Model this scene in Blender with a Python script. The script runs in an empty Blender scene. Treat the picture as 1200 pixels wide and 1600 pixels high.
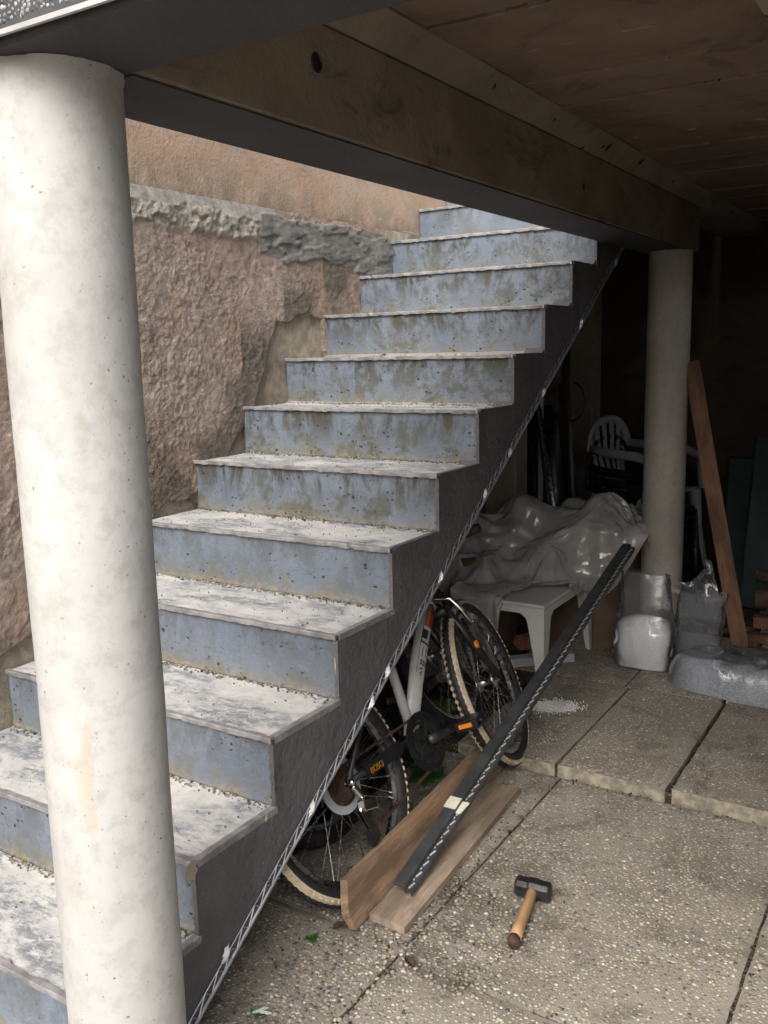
import bpy, bmesh, math, random
import numpy as np
from mathutils import Vector, Matrix
random.seed(7); RNG = np.random.default_rng(11)
SC = bpy.context.scene
COL = SC.collection
PI = math.pi

# ------------------------------------------------------------------ camera, sky, sun, exposure
CAM = Vector((2.2555, -1.2590, 1.4400))
yaw, pitch, roll = math.radians(32.2615), math.radians(-10.0297), math.radians(-1.3399)
fwd = Vector((-math.sin(yaw)*math.cos(pitch), math.cos(yaw)*math.cos(pitch), math.sin(pitch)))
rgt = Vector((math.cos(yaw), math.sin(yaw), 0)); upv = rgt.cross(fwd)
R_ = math.cos(roll)*rgt + math.sin(roll)*upv; U_ = -math.sin(roll)*rgt + math.cos(roll)*upv
cam = bpy.data.cameras.new('camera'); camo = bpy.data.objects.new('camera', cam); COL.objects.link(camo)
mw = Matrix((R_, U_, -fwd)).transposed().to_4x4(); mw.translation = CAM
camo.matrix_world = mw
cam.sensor_fit = 'VERTICAL'; cam.sensor_height = 36; cam.lens = 32.11; cam.clip_start = 0.02; cam.clip_end = 500
SC.camera = camo

SUN_EL, SUN_AZ = math.radians(43), math.radians(-80)      # azimuth of the sun seen from the place, ccw from +X
world = bpy.data.worlds.new('World'); SC.world = world; world.use_nodes = True
wn = world.node_tree; wn.nodes.clear()
wo = wn.nodes.new('ShaderNodeOutputWorld'); wb = wn.nodes.new('ShaderNodeBackground')
sky = wn.nodes.new('ShaderNodeTexSky'); sky.sky_type = 'NISHITA'; sky.sun_disc = False
sky.sun_elevation = SUN_EL; sky.sun_rotation = PI/2 - SUN_AZ; sky.dust_density = 6.0; sky.air_density = 1.0; sky.ozone_density = 1.0
hs = wn.nodes.new('ShaderNodeHueSaturation'); hs.inputs['Saturation'].default_value = 0.5
wn.links.new(sky.outputs[0], hs.inputs['Color']); wn.links.new(hs.outputs[0], wb.inputs[0])
wb.inputs[1].default_value = 0.15; wn.links.new(wb.outputs[0], wo.inputs[0])
sl = bpy.data.lights.new('sun', 'SUN'); sl.energy = 1.0; sl.angle = math.radians(45); sl.color = (1.0, .985, .96)
so = bpy.data.objects.new('sun', sl); COL.objects.link(so)
sd = Vector((math.cos(SUN_AZ)*math.cos(SUN_EL), math.sin(SUN_AZ)*math.cos(SUN_EL), math.sin(SUN_EL)))
so.rotation_euler = sd.to_track_quat('Z', 'Y').to_euler(); so.location = (0, -6, 8)
vs = SC.view_settings; vs.view_transform = 'Standard'; vs.look = 'None'; vs.gamma = 1; vs.use_curve_mapping = False
vs.exposure = 0.88
SC.render.engine = 'CYCLES'
SC.cycles.max_bounces = 7; SC.cycles.diffuse_bounces = 3; SC.cycles.glossy_bounces = 2; SC.cycles.use_adaptive_sampling = True; SC.cycles.adaptive_threshold = .025; SC.cycles.caustics_reflective = False; SC.cycles.caustics_refractive = False; SC.cycles.transparent_max_bounces = 16
SC.cycles.use_denoising = True
try: SC.cycles.denoiser = 'OPENIMAGEDENOISE'
except Exception: pass

# ------------------------------------------------------------------ numpy noise
def _hash(ix, iy, iz, seed):
    h = (ix.astype(np.uint32)*np.uint32(374761393) + iy.astype(np.uint32)*np.uint32(668265263)
         + iz.astype(np.uint32)*np.uint32(2147483647 & 1274126177) + np.uint32((seed*144665) & 0xffffffff))
    h = (h ^ (h >> np.uint32(13)))*np.uint32(1274126177); h = h ^ (h >> np.uint32(16))
    return (h & np.uint32(0xffffff)).astype(np.float64)/0xffffff
def vnoise(P, f, seed=0):
    P = np.asarray(P, float)*f; I = np.floor(P).astype(np.int64); F = P-I; F = F*F*(3-2*F)
    r = 0
    for dx in (0, 1):
        for dy in (0, 1):
            for dz in (0, 1):
                w = (F[:, 0] if dx else 1-F[:, 0])*(F[:, 1] if dy else 1-F[:, 1])*(F[:, 2] if dz else 1-F[:, 2])
                r = r + w*_hash(I[:, 0]+dx, I[:, 1]+dy, I[:, 2]+dz, seed)
    return r
ROT3 = np.array(Matrix.Rotation(.7, 3, 'X') @ Matrix.Rotation(1.1, 3, 'Y') @ Matrix.Rotation(.5, 3, 'Z'))
def fbm(P, f, oct=4, seed=0, gain=.5):
    a, s, t = 1., 0, 0; P = np.asarray(P, float) @ ROT3
    for i in range(oct):
        s = s + a*vnoise(P, f*2**i, seed+i*17); t += a; a *= gain; P = P @ ROT3
    return s/t
def ridge(P, f, oct=3, seed=0):
    a, s, t = 1., 0, 0; P = np.asarray(P, float) @ ROT3.T
    for i in range(oct):
        P = P @ ROT3
        s = s + a*(1-np.abs(2*vnoise(P, f*2**i, seed+i*31)-1)); t += a; a *= .5
    return s/t
def sstep(a, b, x): 
    t = np.clip((x-a)/(b-a), 0, 1); return t*t*(3-2*t)

# ------------------------------------------------------------------ object helpers
def mesh(name, verts, faces, smooth=False, col=None, uv=None, mi=None):
    me = bpy.data.meshes.new(name)
    verts = np.asarray(verts, np.float32)
    if isinstance(faces, np.ndarray):
        nf, k = faces.shape
        me.vertices.add(len(verts)); me.vertices.foreach_set('co', verts.ravel())
        me.loops.add(nf*k); me.loops.foreach_set('vertex_index', faces.astype(np.int32).ravel())
        me.polygons.add(nf); me.polygons.foreach_set('loop_start', np.arange(0, nf*k, k, dtype=np.int32))
        me.update(calc_edges=True)
    else:
        me.from_pydata([tuple(v) for v in verts], [], [tuple(f) for f in faces])
    if mi is not None: me.polygons.foreach_set('material_index', np.asarray(mi, np.int32))
    if smooth: me.polygons.foreach_set('use_smooth', np.ones(len(me.polygons), bool))
    if col is not None:
        a = me.color_attributes.new('Col', 'FLOAT_COLOR', 'POINT')
        c = np.ones((len(verts), 4), np.float32); c[:, :3] = col; a.data.foreach_set('color', c.ravel())
    if uv is not None:
        l = me.uv_layers.new(name='UVMap'); idx = np.zeros(len(me.loops), np.int32); me.loops.foreach_get('vertex_index', idx)
        l.data.foreach_set('uv', np.asarray(uv, np.float32)[idx].ravel())
    me.validate(); me.update()
    return me
def link(name, me, mat=None, parent=None, M=None):
    o = bpy.data.objects.new(name, me); COL.objects.link(o)
    if mat is not None and me is not None:
        for m in (mat if isinstance(mat, (list, tuple)) else [mat]):
            if len(me.materials) < (len(mat) if isinstance(mat, (list, tuple)) else 1): me.materials.append(m)
    if parent is not None:
        o.parent = parent
    if M is not None: o.matrix_basis = M
    elif parent is not None: o.matrix_parent_inverse = root_world(parent).inverted()
    return o
def root_world(o):
    if o.parent is None: return o.matrix_basis.copy()
    return root_world(o.parent) @ o.matrix_parent_inverse @ o.matrix_basis
def tag(o, label=None, cat=None, group=None, kind=None):
    if label: o['label'] = label
    if cat: o['category'] = cat
    if group: o['group'] = group
    if kind: o['kind'] = kind
    return o
def thing(name, label, cat, loc=(0, 0, 0), M=None, group=None):
    o = bpy.data.objects.new(name, None); COL.objects.link(o); o.empty_display_size = .05
    o.matrix_basis = M if M is not None else Matrix.Translation(loc)
    return tag(o, label, cat, group)
def bevel(o, w=.003, seg=2):
    m = o.modifiers.new('bevel', 'BEVEL'); m.width = w; m.segments = seg; m.limit_method = 'ANGLE'; return o

class MB:
    def __init__(s): s.v = []; s.f = []
    def add(s, V, Fs):
        b = len(s.v); s.v += [tuple(map(float, p)) for p in V]; s.f += [tuple(i+b for i in f) for f in Fs]; return s
    def box(s, x0, x1, y0, y1, z0, z1):
        return s.add([(x0,y0,z0),(x1,y0,z0),(x1,y1,z0),(x0,y1,z0),(x0,y0,z1),(x1,y0,z1),(x1,y1,z1),(x0,y1,z1)],
                     [(0,3,2,1),(4,5,6,7),(0,1,5,4),(1,2,6,5),(2,3,7,6),(3,0,4,7)])
    def obox(s, c, ax, ay, az):
        c, ax, ay, az = map(Vector, (c, ax, ay, az)); V = []
        for k in (-1, 1):
            for i, j in ((-1,-1),(1,-1),(1,1),(-1,1)): V.append(c+ax*i+ay*j+az*k)
        return s.add(V, [(0,3,2,1),(4,5,6,7),(0,1,5,4),(1,2,6,5),(2,3,7,6),(3,0,4,7)])
    def tube(s, pts, r, n=8, cap=True, sx=1.0, up=None):
        pts = [Vector(p) for p in pts]; rr = r if isinstance(r, (list, tuple)) else [r]*len(pts)
        V = []; prev = Vector(up) if up else None
        for i, p in enumerate(pts):
            t = (pts[min(i+1, len(pts)-1)]-pts[max(i-1, 0)]).normalized()
            if prev is None: prev = Vector((0, 0, 1)) if abs(t.z) < .9 else Vector((1, 0, 0))
            a = (prev - t*prev.dot(t)).normalized(); b = t.cross(a); prev = a
            for k in range(n):
                th = 2*PI*k/n; V.append(p + a*(math.cos(th)*rr[i]) + b*(math.sin(th)*rr[i]*sx))
        m = len(pts); Fs = []
        for i in range(m-1):
            for k in range(n): Fs.append((i*n+k, i*n+(k+1) % n, (i+1)*n+(k+1) % n, (i+1)*n+k))
        if cap: Fs += [tuple(range(n))[::-1], tuple((m-1)*n+k for k in range(n))]
        return s.add(V, Fs)
    def lathe(s, prof, n=32, c=(0, 0, 0), M=None, close=False):
        V = []; c = Vector(c)
        for r, z in prof:
            for k in range(n):
                th = 2*PI*k/n; p = Vector((r*math.cos(th), r*math.sin(th), z)); p = (M @ p if M else p)+c; V.append(p)
        m = len(prof); Fs = []
        for i in range(m if close else m-1):
            j = (i+1) % m
            for k in range(n): Fs.append((i*n+k, i*n+(k+1) % n, j*n+(k+1) % n, j*n+k))
        return s.add(V, Fs)
    def prism(s, poly, d):     # poly: 3d points, d: extrusion vector
        n = len(poly); d = Vector(d); P = [Vector(p) for p in poly]
        return s.add(P+[p+d for p in P], [tuple(range(n))[::-1], tuple(range(n, 2*n))]+[(i, (i+1) % n, n+(i+1) % n, n+i) for i in range(n)])
    def build(s, name, mat, parent=None, smooth=False, M=None, local=False):
        me = mesh(name, s.v, s.f, smooth)
        return link(name, me, mat, parent, M if M is not None else (Matrix() if local else None))

# ------------------------------------------------------------------ material helpers
class NT:
    def __init__(s, name):
        s.m = bpy.data.materials.new(name); s.m.use_nodes = True; s.t = s.m.node_tree; s.t.nodes.clear()
        s.out = s.n('ShaderNodeOutputMaterial'); s.p = s.n('ShaderNodeBsdfPrincipled'); s.l(s.p.outputs[0], s.out.inputs[0])
        s.tc = s.n('ShaderNodeTexCoord')
    def n(s, t, **k):
        nd = s.t.nodes.new(t)
        for a, b in k.items(): setattr(nd, a, b)
        return nd
    def l(s, a, b): s.t.links.new(a, b)
    def set(s, sock, v):
        if hasattr(v, 'is_linked') or isinstance(v, bpy.types.NodeSocket): s.l(v, sock)
        elif isinstance(v, (tuple, list)) and sock.type == 'RGBA': sock.default_value = (*v, 1)[:4]
        else: sock.default_value = v
    def obj(s): return s.tc.outputs['Object']
    def mapv(s, vec, sc=(1, 1, 1), loc=(0, 0, 0), rot=(0, 0, 0)):
        m = s.n('ShaderNodeMapping'); s.l(vec, m.inputs[0]); m.inputs['Scale'].default_value = sc; s.set(m.inputs['Location'], loc); m.inputs['Rotation'].default_value = rot
        return m.outputs[0]
    def noise(s, vec, sc, det=4, rough=.55, dist=0, col=False):
        n = s.n('ShaderNodeTexNoise'); s.l(vec, n.inputs['Vector']); n.inputs['Scale'].default_value = sc; n.inputs['Detail'].default_value = min(det, 4)
        n.inputs['Roughness'].default_value = rough; n.inputs['Distortion'].default_value = dist
        return n.outputs['Color' if col else 'Fac']
    def voro(s, vec, sc, feat='F1', rnd=1.0):
        n = s.n('ShaderNodeTexVoronoi'); n.feature = feat; s.l(vec, n.inputs['Vector']); n.inputs['Scale'].default_value = sc; n.inputs['Randomness'].default_value = rnd
        return n.outputs['Distance'], (n.outputs['Color'] if feat != 'DISTANCE_TO_EDGE' else None)
    def ramp(s, v, a, b, c0=0., c1=1.):
        n = s.n('ShaderNodeMapRange'); n.interpolation_type = 'SMOOTHSTEP'; s.set(n.inputs['Value'], v)
        n.inputs['From Min'].default_value = a; n.inputs['From Max'].default_value = b; n.inputs['To Min'].default_value = c0; n.inputs['To Max'].default_value = c1
        return n.outputs[0]
    def math(s, op, a, b=0.0):
        n = s.n('ShaderNodeMath', operation=op); s.set(n.inputs[0], a); s.set(n.inputs[1], b); return n.outputs[0]
    def mix(s, fac, a, b, blend='MIX'):
        n = s.n('ShaderNodeMix', data_type='RGBA', blend_type=blend); n.clamp_factor = True
        s.set(n.inputs[0], fac); s.set(n.inputs[6], a); s.set(n.inputs[7], b); return n.outputs[2]
    def pits(s, vec, sc, power=5., rmax=.4):
        wv = s.n('ShaderNodeVectorMath', operation='MULTIPLY_ADD'); s.l(s.noise(vec, sc*1.3, 2, col=True), wv.inputs[0]); wv.inputs[1].default_value = (.9/sc,)*3; s.l(vec, wv.inputs[2])
        d, c = s.voro(wv.outputs[0], sc); sep = s.n('ShaderNodeSeparateColor'); s.l(c, sep.inputs[0])
        r = s.math('MULTIPLY', s.math('POWER', sep.outputs[0], power), rmax)
        q = s.math('SUBTRACT', r, d); return s.ramp(q, 0.0, .06)
    def bump(s, h, strength=.3, dist=.01, prev=None):
        b = s.n('ShaderNodeBump'); b.inputs['Strength'].default_value = strength; b.inputs['Distance'].default_value = dist; s.set(b.inputs['Height'], h)
        if prev is not None: s.l(prev, b.inputs['Normal'])
        return b.outputs[0]
    def fin(s, col=None, rough=None, normal=None, metal=None, spec=None):
        if col is not None: s.set(s.p.inputs['Base Color'], col)
        if rough is not None: s.set(s.p.inputs['Roughness'], rough)
        if metal is not None: s.set(s.p.inputs['Metallic'], metal)
        if spec is not None: s.set(s.p.inputs['Specular IOR Level'], spec)
        if normal is not None: s.l(normal, s.p.inputs['Normal'])
        return s.m
def plain(name, col, rough=.6, metal=0., var=.25, sc=30., bump=.15, bsc=80., dirt=None, bdist=.002):
    t = NT(name); v = t.obj()
    c = t.mix(t.ramp(t.noise(v, sc, 5), .3, .7), tuple(x*(1-var) for x in col), tuple(min(1, x*(1+var)) for x in col))
    if dirt: c = t.mix(t.ramp(t.noise(v, sc*.35, 6, .7), .48, .72, 0, dirt[1]), c, dirt[0])
    r = t.ramp(t.noise(v, sc*1.7, 3), .3, .7, max(.05, rough-.1), min(1, rough+.1))
    return t.fin(c, r, t.bump(t.noise(v, bsc, 4), bump, bdist), metal)

# --- concrete column: off-white painted concrete with bug holes
def m_column(name, base):
    t = NT(name); v = t.obj()
    c = t.mix(t.ramp(t.noise(v, 3.5, 5, .6), .35, .7), base, tuple(x*.87 for x in base))
    c = t.mix(t.ramp(t.noise(t.mapv(v, (1, 1, .35)), 9, 6, .7), .55, .8, 0, .55), c, (base[0]*.78, base[1]*.75, base[2]*.68))
    st = t.ramp(t.noise(t.mapv(v, (1, 1, .22), (3.1, .4, 1.0)), 11, 3), .68, .78, 0, .45)
    c = t.mix(st, c, (.50, .36, .21))
    pp = t.math('MULTIPLY', t.pits(v, 95, 3.2, .26), t.ramp(t.noise(v, 7, 3), .40, .58, .12, 1))
    c = t.mix(t.math('MULTIPLY', pp, .85), c, (.13, .12, .11))
    c = t.mix(t.ramp(t.noise(v, 24, 4, .75), .44, .68, 0, .6), c, (base[0]*.72, base[1]*.71, base[2]*.68))
    h = t.math('SUBTRACT', t.noise(v, 38, 6, .65), t.math('MULTIPLY', pp, 1.2))
    return t.fin(c, .75, t.bump(h, .26, .005), spec=.3)
M_COL = m_column('white_concrete', (.50, .498, .482))
M_COL2 = m_column('grey_white_concrete', (.50, .475, .42))
def m_conc(name, a, b, stain, pit=True):
    t = NT(name); v = t.obj()
    c = t.mix(t.ramp(t.noise(v, 2.6, 7, .65, .6), .32, .68), a, b)
    c = t.mix(t.ramp(t.noise(t.mapv(v, (1, 1, 2.2)), 5, 7, .7, 1.0), .5, .75, 0, .8), c, stain)
    h = t.noise(v, 45, 6, .65)
    if pit:
        p = t.pits(v, 26, 9., .4); c = t.mix(t.math('MULTIPLY', p, .9), c, (.01, .009, .008)); h = t.math('SUBTRACT', h, p)
    return t.fin(c, .85, t.bump(h, .5, .006), spec=.25)
M_BEAM = m_conc('brown_stained_concrete', (.25, .212, .16), (.35, .30, .235), (.11, .093, .072), False)
M_HAUNCH = m_conc('pale_concrete', (.23, .20, .165), (.32, .275, .225), (.10, .088, .074))
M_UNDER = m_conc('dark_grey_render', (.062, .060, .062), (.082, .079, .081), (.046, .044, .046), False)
M_BOARD = m_conc('brown_formwork_concrete', (.18, .128, .096), (.25, .18, .137), (.115, .082, .063), False)
M_CONC = m_conc('plain_concrete', (.26, .25, .23), (.34, .32, .29), (.16, .15, .14))
M_POST = m_conc('beige_post_concrete', (.26, .23, .18), (.32, .285, .225), (.17, .15, .115), False)
M_HOUSE = m_conc('house_render', (.26, .235, .195), (.31, .28, .235), (.22, .20, .17), False)
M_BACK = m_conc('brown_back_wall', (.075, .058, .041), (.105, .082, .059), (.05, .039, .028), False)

# --- blue grey painted risers
def m_riser(name, moss, grime):
    t = NT(name); v = t.obj(); uv = t.n('ShaderNodeUVMap').outputs[0]
    sp = t.n('ShaderNodeSeparateXYZ'); t.l(uv, sp.inputs[0]); U, V = sp.outputs[0], sp.outputs[1]
    oi = t.n('ShaderNodeObjectInfo'); off = t.n('ShaderNodeCombineXYZ'); t.l(t.math('MULTIPLY', oi.outputs['Random'], 37.), off.inputs[0]); t.l(t.math('MULTIPLY', oi.outputs['Random'], 17.), off.inputs[1])
    va = t.n('ShaderNodeVectorMath', operation='ADD'); t.l(v, va.inputs[0]); t.l(off.outputs[0], va.inputs[1]); v = va.outputs[0]
    base = t.mix(t.ramp(t.noise(v, 4, 6, .6), .3, .7), (.145, .176, .225), (.195, .228, .276))
    base = t.mix(t.ramp(t.noise(v, 22, 6, .75), .5, .75, 0, .55), base, (.14, .158, .18))
    streak = t.noise(t.mapv(v, (1, 1, .42)), 13, 6, .75, .5)
    top = t.math('MULTIPLY', t.ramp(V, .05, .95), t.ramp(streak, .40, .62))
    blot = t.math('MULTIPLY', t.ramp(t.noise(v, 8, 4, .8), .47, .62), t.ramp(V, 1.35, .1))
    base = t.mix(t.math('MULTIPLY', top, moss), base, (.066, .066, .052))
    base = t.mix(t.math('MULTIPLY', blot, moss*.8), base, (.082, .080, .060))
    base = t.mix(t.math('MULTIPLY', t.math('MULTIPLY', t.ramp(V, .55, 0), t.ramp(t.noise(v, 13, 6, .75), .42, .6)), .8), base, (.17, .165, .115))
    base = t.mix(t.math('MULTIPLY', t.math('MULTIPLY', t.ramp(V, .24, .02), t.ramp(t.noise(v, 48, 5, .8), .44, .60)), grime), base, (.27, .225, .155))
    # flaked left and right edges, pits
    base = t.mix(t.math('MULTIPLY', t.ramp(t.noise(v, 75, 5, .75), .66, .70), t.ramp(t.noise(v, 6, 3), .52, .66)), base, (.40, .40, .385))
    p1 = t.pits(t.mapv(v, (1, 1, 1.5)), 62, 3.2, .46)
    cl = t.ramp(t.noise(v, 9, 4, .65), .42 if moss > .8 else .46, .58)
    pp = t.math('MULTIPLY', p1, cl)
    base = t.mix(t.math('MULTIPLY', pp, .92), base, (.028, .027, .025))
    h = t.math('SUBTRACT', t.noise(v, 70, 6, .7), t.math('MULTIPLY', pp, 1.6))
    return t.fin(base, .7, t.bump(h, .55, .006), spec=.35)
M_RIS = m_riser('blue_grey_paint', .5, .95)
M_RISM = m_riser('blue_grey_mossy_paint', 1.05, .5)
def m_tread():
    t = NT('worn_white_tread'); v = t.obj()
    oi = t.n('ShaderNodeObjectInfo'); off = t.n('ShaderNodeCombineXYZ'); t.l(t.math('MULTIPLY', oi.outputs['Random'], 29.), off.inputs[0])
    va = t.n('ShaderNodeVectorMath', operation='ADD'); t.l(v, va.inputs[0]); t.l(off.outputs[0], va.inputs[1]); v = va.outputs[0]
    m = t.math('MULTIPLY', t.ramp(t.noise(t.mapv(v, (1, 2.2, 1)), 4.2, 4, .6, .5), .42, .60), t.ramp(t.noise(t.mapv(v, (1, 1.8, 1)), 30, 4, .8, .4), .33, .60))
    c = t.mix(m, t.mix(t.ramp(t.noise(v, 20, 5), .35, .65), (.50, .495, .475), (.60, .59, .565)), t.mix(t.ramp(t.noise(v, 15, 5), .35, .65), (.18, .20, .225), (.25, .27, .295)))
    c = t.mix(t.ramp(t.noise(v, 75, 5, .75), .58, .68, 0, .75), c, (.30, .295, .28))
    c = t.mix(t.ramp(t.noise(t.mapv(v, (1, 1, 1), (2, 2, 0)), 8, 6, .7), .62, .76, 0, .3), c, (.34, .30, .23))
    h = t.noise(v, 60, 6, .7)
    return t.fin(c, .8, t.bump(t.math('ADD', h, t.math('MULTIPLY', m, -.4)), .5, .004), spec=.3)
M_TREAD = m_tread()
def m_stringer():
    t = NT('dark_grey_brushed_coat'); v = t.obj()
    c = t.mix(t.ramp(t.noise(v, 6, 6, .65), .3, .7), (.095, .092, .098), (.130, .126, .133))
    c = t.mix(t.ramp(t.noise(v, 90, 3, .6), .70, .74, 0, .75), c, (.42, .42, .42))
    c = t.mix(t.ramp(t.noise(t.mapv(v, (1, .35, 1), rot=(.6, 0, 0)), 30, 5, .7), .60, .78, 0, .35), c, (.17, .16, .165))
    h = t.noise(v, 38, 7, .7)
    h2 = t.noise(t.mapv(v, (1, .3, 1.2), rot=(.7, 0, 0)), 85, 4, .6)
    return t.fin(c, t.ramp(t.noise(v, 14, 4), .3, .7, .5, .75), t.bump(h2, .3, .004, t.bump(h, .7, .012)), spec=.4)
M_STR = m_stringer()
M_NOSE = plain('grey_nosing_profile', (.27, .265, .262), .5, .15, .3, 25, .15, 120, ((.14, .135, .13), .6))
M_NOSE_END = plain('bright_cut_metal', (.86, .86, .86), .25, 1.0, .1)
M_BEAD = plain('galvanised_bead', (.47, .49, .52), .42, .75, .2, 30, .1, 100, ((.18, .18, .18), .45))
M_PLAS = plain('white_plaster_dab', (.80, .80, .79), .85, 0, .06, 40, .6, 120, None, .006)

# --- rough wall: colour comes from a vertex attribute of the wall's own zones
def m_attr(name, rough=.9, bsc=150, bst=.6, bd=.006, var=.22):
    t = NT(name); v = t.obj(); a = t.n('ShaderNodeAttribute', attribute_name='Col')
    f = t.ramp(t.noise(v, 28, 7, .7), .25, .75, 1-var, 1+var)
    g = t.n('ShaderNodeCombineColor'); [t.l(f, g.inputs[i]) for i in range(3)]
    c = t.mix(1.0, a.outputs['Color'], g.outputs[0], 'MULTIPLY')
    return t.fin(c, rough, t.bump(t.noise(v, bsc, 5, .7), bst, bd), spec=.2)
M_WALL = m_attr('rough_render', bsc=210, bst=1.0, bd=.009, var=.30)
def m_upper():
    t = NT('orange_smooth_render'); v = t.obj(); sp = t.n('ShaderNodeSeparateXYZ'); t.l(v, sp.inputs[0])
    c = t.mix(t.ramp(t.noise(t.mapv(v, (1, 1, 1.6)), 2.3, 6, .6, .5), .36, .64), (.46, .325, .23), (.51, .39, .295))
    c = t.mix(t.ramp(t.noise(t.mapv(v, (1, .5, 1)), 9, 6, .7), .52, .72, 0, .7), c, (.36, .27, .19))
    low = t.math('MULTIPLY', t.ramp(sp.outputs[2], 2.14, 1.97), t.ramp(t.noise(t.mapv(v, (1, 1, .6)), 10, 7, .7), .36, .62))
    c = t.mix(t.math('MULTIPLY', low, .8), c, (.225, .195, .15))
    c = t.mix(t.ramp(t.noise(t.mapv(v, (1, .4, 2.4), rot=(.5, 0, 0)), 7, 4, .6, 1.2), .66, .70, 0, .5), c, (.62, .55, .47))
    c = t.mix(t.ramp(t.noise(v, 26, 4, .75), .5, .68, 0, .4), c, (.30, .215, .15))
    c = t.mix(t.ramp(t.noise(t.mapv(v, (1, 1, 1), (2, 5, 3)), 4.5, 4, .7, .8), .55, .66, 0, .5), c, (.40, .345, .28))
    return t.fin(c, .9, t.bump(t.noise(v, 70, 4, .75), .8, .008), spec=.2)
M_UPW = m_upper()

# --- paving, pebbles, ground
def m_paving():
    t = NT('aggregate_cement'); v = t.obj()
    c = t.mix(t.ramp(t.noise(v, 3.2, 7, .65, .4), .3, .7), (.225, .203, .165), (.32, .292, .245))
    c = t.mix(t.ramp(t.noise(t.mapv(v, (1, 1, 1), (4, 2, 0)), 5.5, 7, .7, .6), .50, .66, 0, .6), c, (.085, .074, .055))
    c = t.mix(t.ramp(t.noise(t.mapv(v, (1, 1, 1), (1, 7, 0)), 2.2, 6, .6), .56, .70, 0, .6), c, (.36, .34, .30))
    dv = t.n('ShaderNodeVectorMath', operation='DISTANCE'); t.l(v, dv.inputs[0]); dv.inputs[1].default_value = (1.20, .66, 0)
    c = t.mix(t.math('MULTIPLY', t.ramp(dv.outputs['Value'], .50, .12), t.ramp(t.noise(t.mapv(v, (1, 1, 1), (7, 3, 0)), 9, 4, .75), .40, .60, 0, .75)), c, (.075, .064, .046))
    d, cc = t.voro(v, 210); sep = t.n('ShaderNodeSeparateColor'); t.l(cc, sep.inputs[0])
    c = t.mix(t.math('MULTIPLY', t.ramp(d, .5, .3), .5), c, t.mix(sep.outputs[0], (.09, .08, .07), (.45, .41, .34)))
    return t.fin(c, t.ramp(t.noise(v, 12, 4), .3, .7, .55, .9), t.bump(t.noise(v, 90, 4, .75), .6, .005), spec=.35)
M_PAVE = m_paving()
def m_pebble():
    t = NT('pebbles'); v = t.obj(); a = t.n('ShaderNodeAttribute', attribute_name='Col')
    dirt = t.ramp(t.noise(t.mapv(v, (1, 1, 1), (4, 2, 0)), 5.5, 7, .7, .6), .50, .66, 0, .42)
    c = t.mix(dirt, a.outputs['Color'], (.075, .062, .045))
    dv = t.n('ShaderNodeVectorMath', operation='DISTANCE'); t.l(v, dv.inputs[0]); dv.inputs[1].default_value = (1.20, .66, 0)
    c = t.mix(t.math('MULTIPLY', t.ramp(dv.outputs['Value'], .50, .12), t.ramp(t.noise(t.mapv(v, (1, 1, 1), (7, 3, 0)), 9, 4, .75), .40, .60, 0, .45)), c, (.075, .064, .046))
    c = t.mix(t.ramp(t.noise(v, 40, 5, .7), .46, .68, 0, .55), c, (.22, .205, .175))
    return t.fin(c, .55, t.bump(t.noise(v, 250, 3), .3, .002), spec=.4)
M_PEB = m_pebble()
def m_soil(name, a, b, sc=9):
    t = NT(name); v = t.obj()
    c = t.mix(t.ramp(t.noise(v, sc, 8, .7), .3, .7), a, b)
    d, cc = t.voro(v, 90); sep = t.n('ShaderNodeSeparateColor'); t.l(cc, sep.inputs[0])
    c = t.mix(t.math('MULTIPLY', t.ramp(d, .45, .25), t.ramp(sep.outputs[1], .7, .8)), c, (.26, .23, .19))
    return t.fin(c, .95, t.bump(t.math('SUBTRACT', t.noise(v, 40, 7, .75), d), .8, .012), spec=.15)
M_SOIL = m_soil('dark_soil', (.045, .036, .026), (.105, .085, .062))
M_YARD = m_soil('yard_gravel', (.29, .27, .24), (.38, .355, .315))
M_EDGE = plain('pale_slab_edge', (.29, .26, .20), .85, 0, .35, 30, .7, 90, ((.11, .095, .075), .8), .006)

# --- wood
def m_wood(name, a, b, dark, gsc=1., rough=.7):
    t = NT(name); v = t.obj()
    g = t.noise(t.mapv(v, (1.3*gsc, 14*gsc, 14*gsc)), 6, 6, .65, .8)
    c = t.mix(t.ramp(g, .3, .7), a, b)
    c = t.mix(t.ramp(t.noise(t.mapv(v, (1.2, 5, 5)), 2.2, 6, .65, .4), .42, .60, 0, .85), c, dark)
    c = t.mix(t.ramp(t.noise(t.mapv(v, (2, 40, 40)), 8, 4, .7), .58, .72, 0, .5), c, tuple(x*.4 for x in dark))
    c = t.mix(t.ramp(t.noise(v, 45, 4, .7), .64, .70, 0, .6), c, tuple(x*.3 for x in dark))
    return t.fin(c, rough, t.bump(t.noise(t.mapv(v, (2, 50, 50)), 10, 4, .7), .35, .003), spec=.3)
M_WA = m_wood('brown_plank_wood', (.30, .195, .12), (.42, .285, .185), (.165, .112, .075))
M_WB = m_wood('greyed_plank_wood', (.31, .24, .18), (.43, .34, .26), (.19, .15, .115))
M_WC = m_wood('orange_timber', (.20, .105, .062), (.28, .155, .092), (.105, .066, .044))
M_WH = m_wood('hammer_handle_wood', (.33, .205, .105), (.41, .265, .145), (.20, .125, .07), 2., .55)
M_LOG = m_wood('firewood_bark', (.10, .075, .055), (.17, .13, .095), (.055, .042, .032), 2.)
M_CUT = m_wood('cut_wood_end', (.34, .19, .075), (.42, .25, .11), (.22, .12, .05), 3.)

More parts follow.
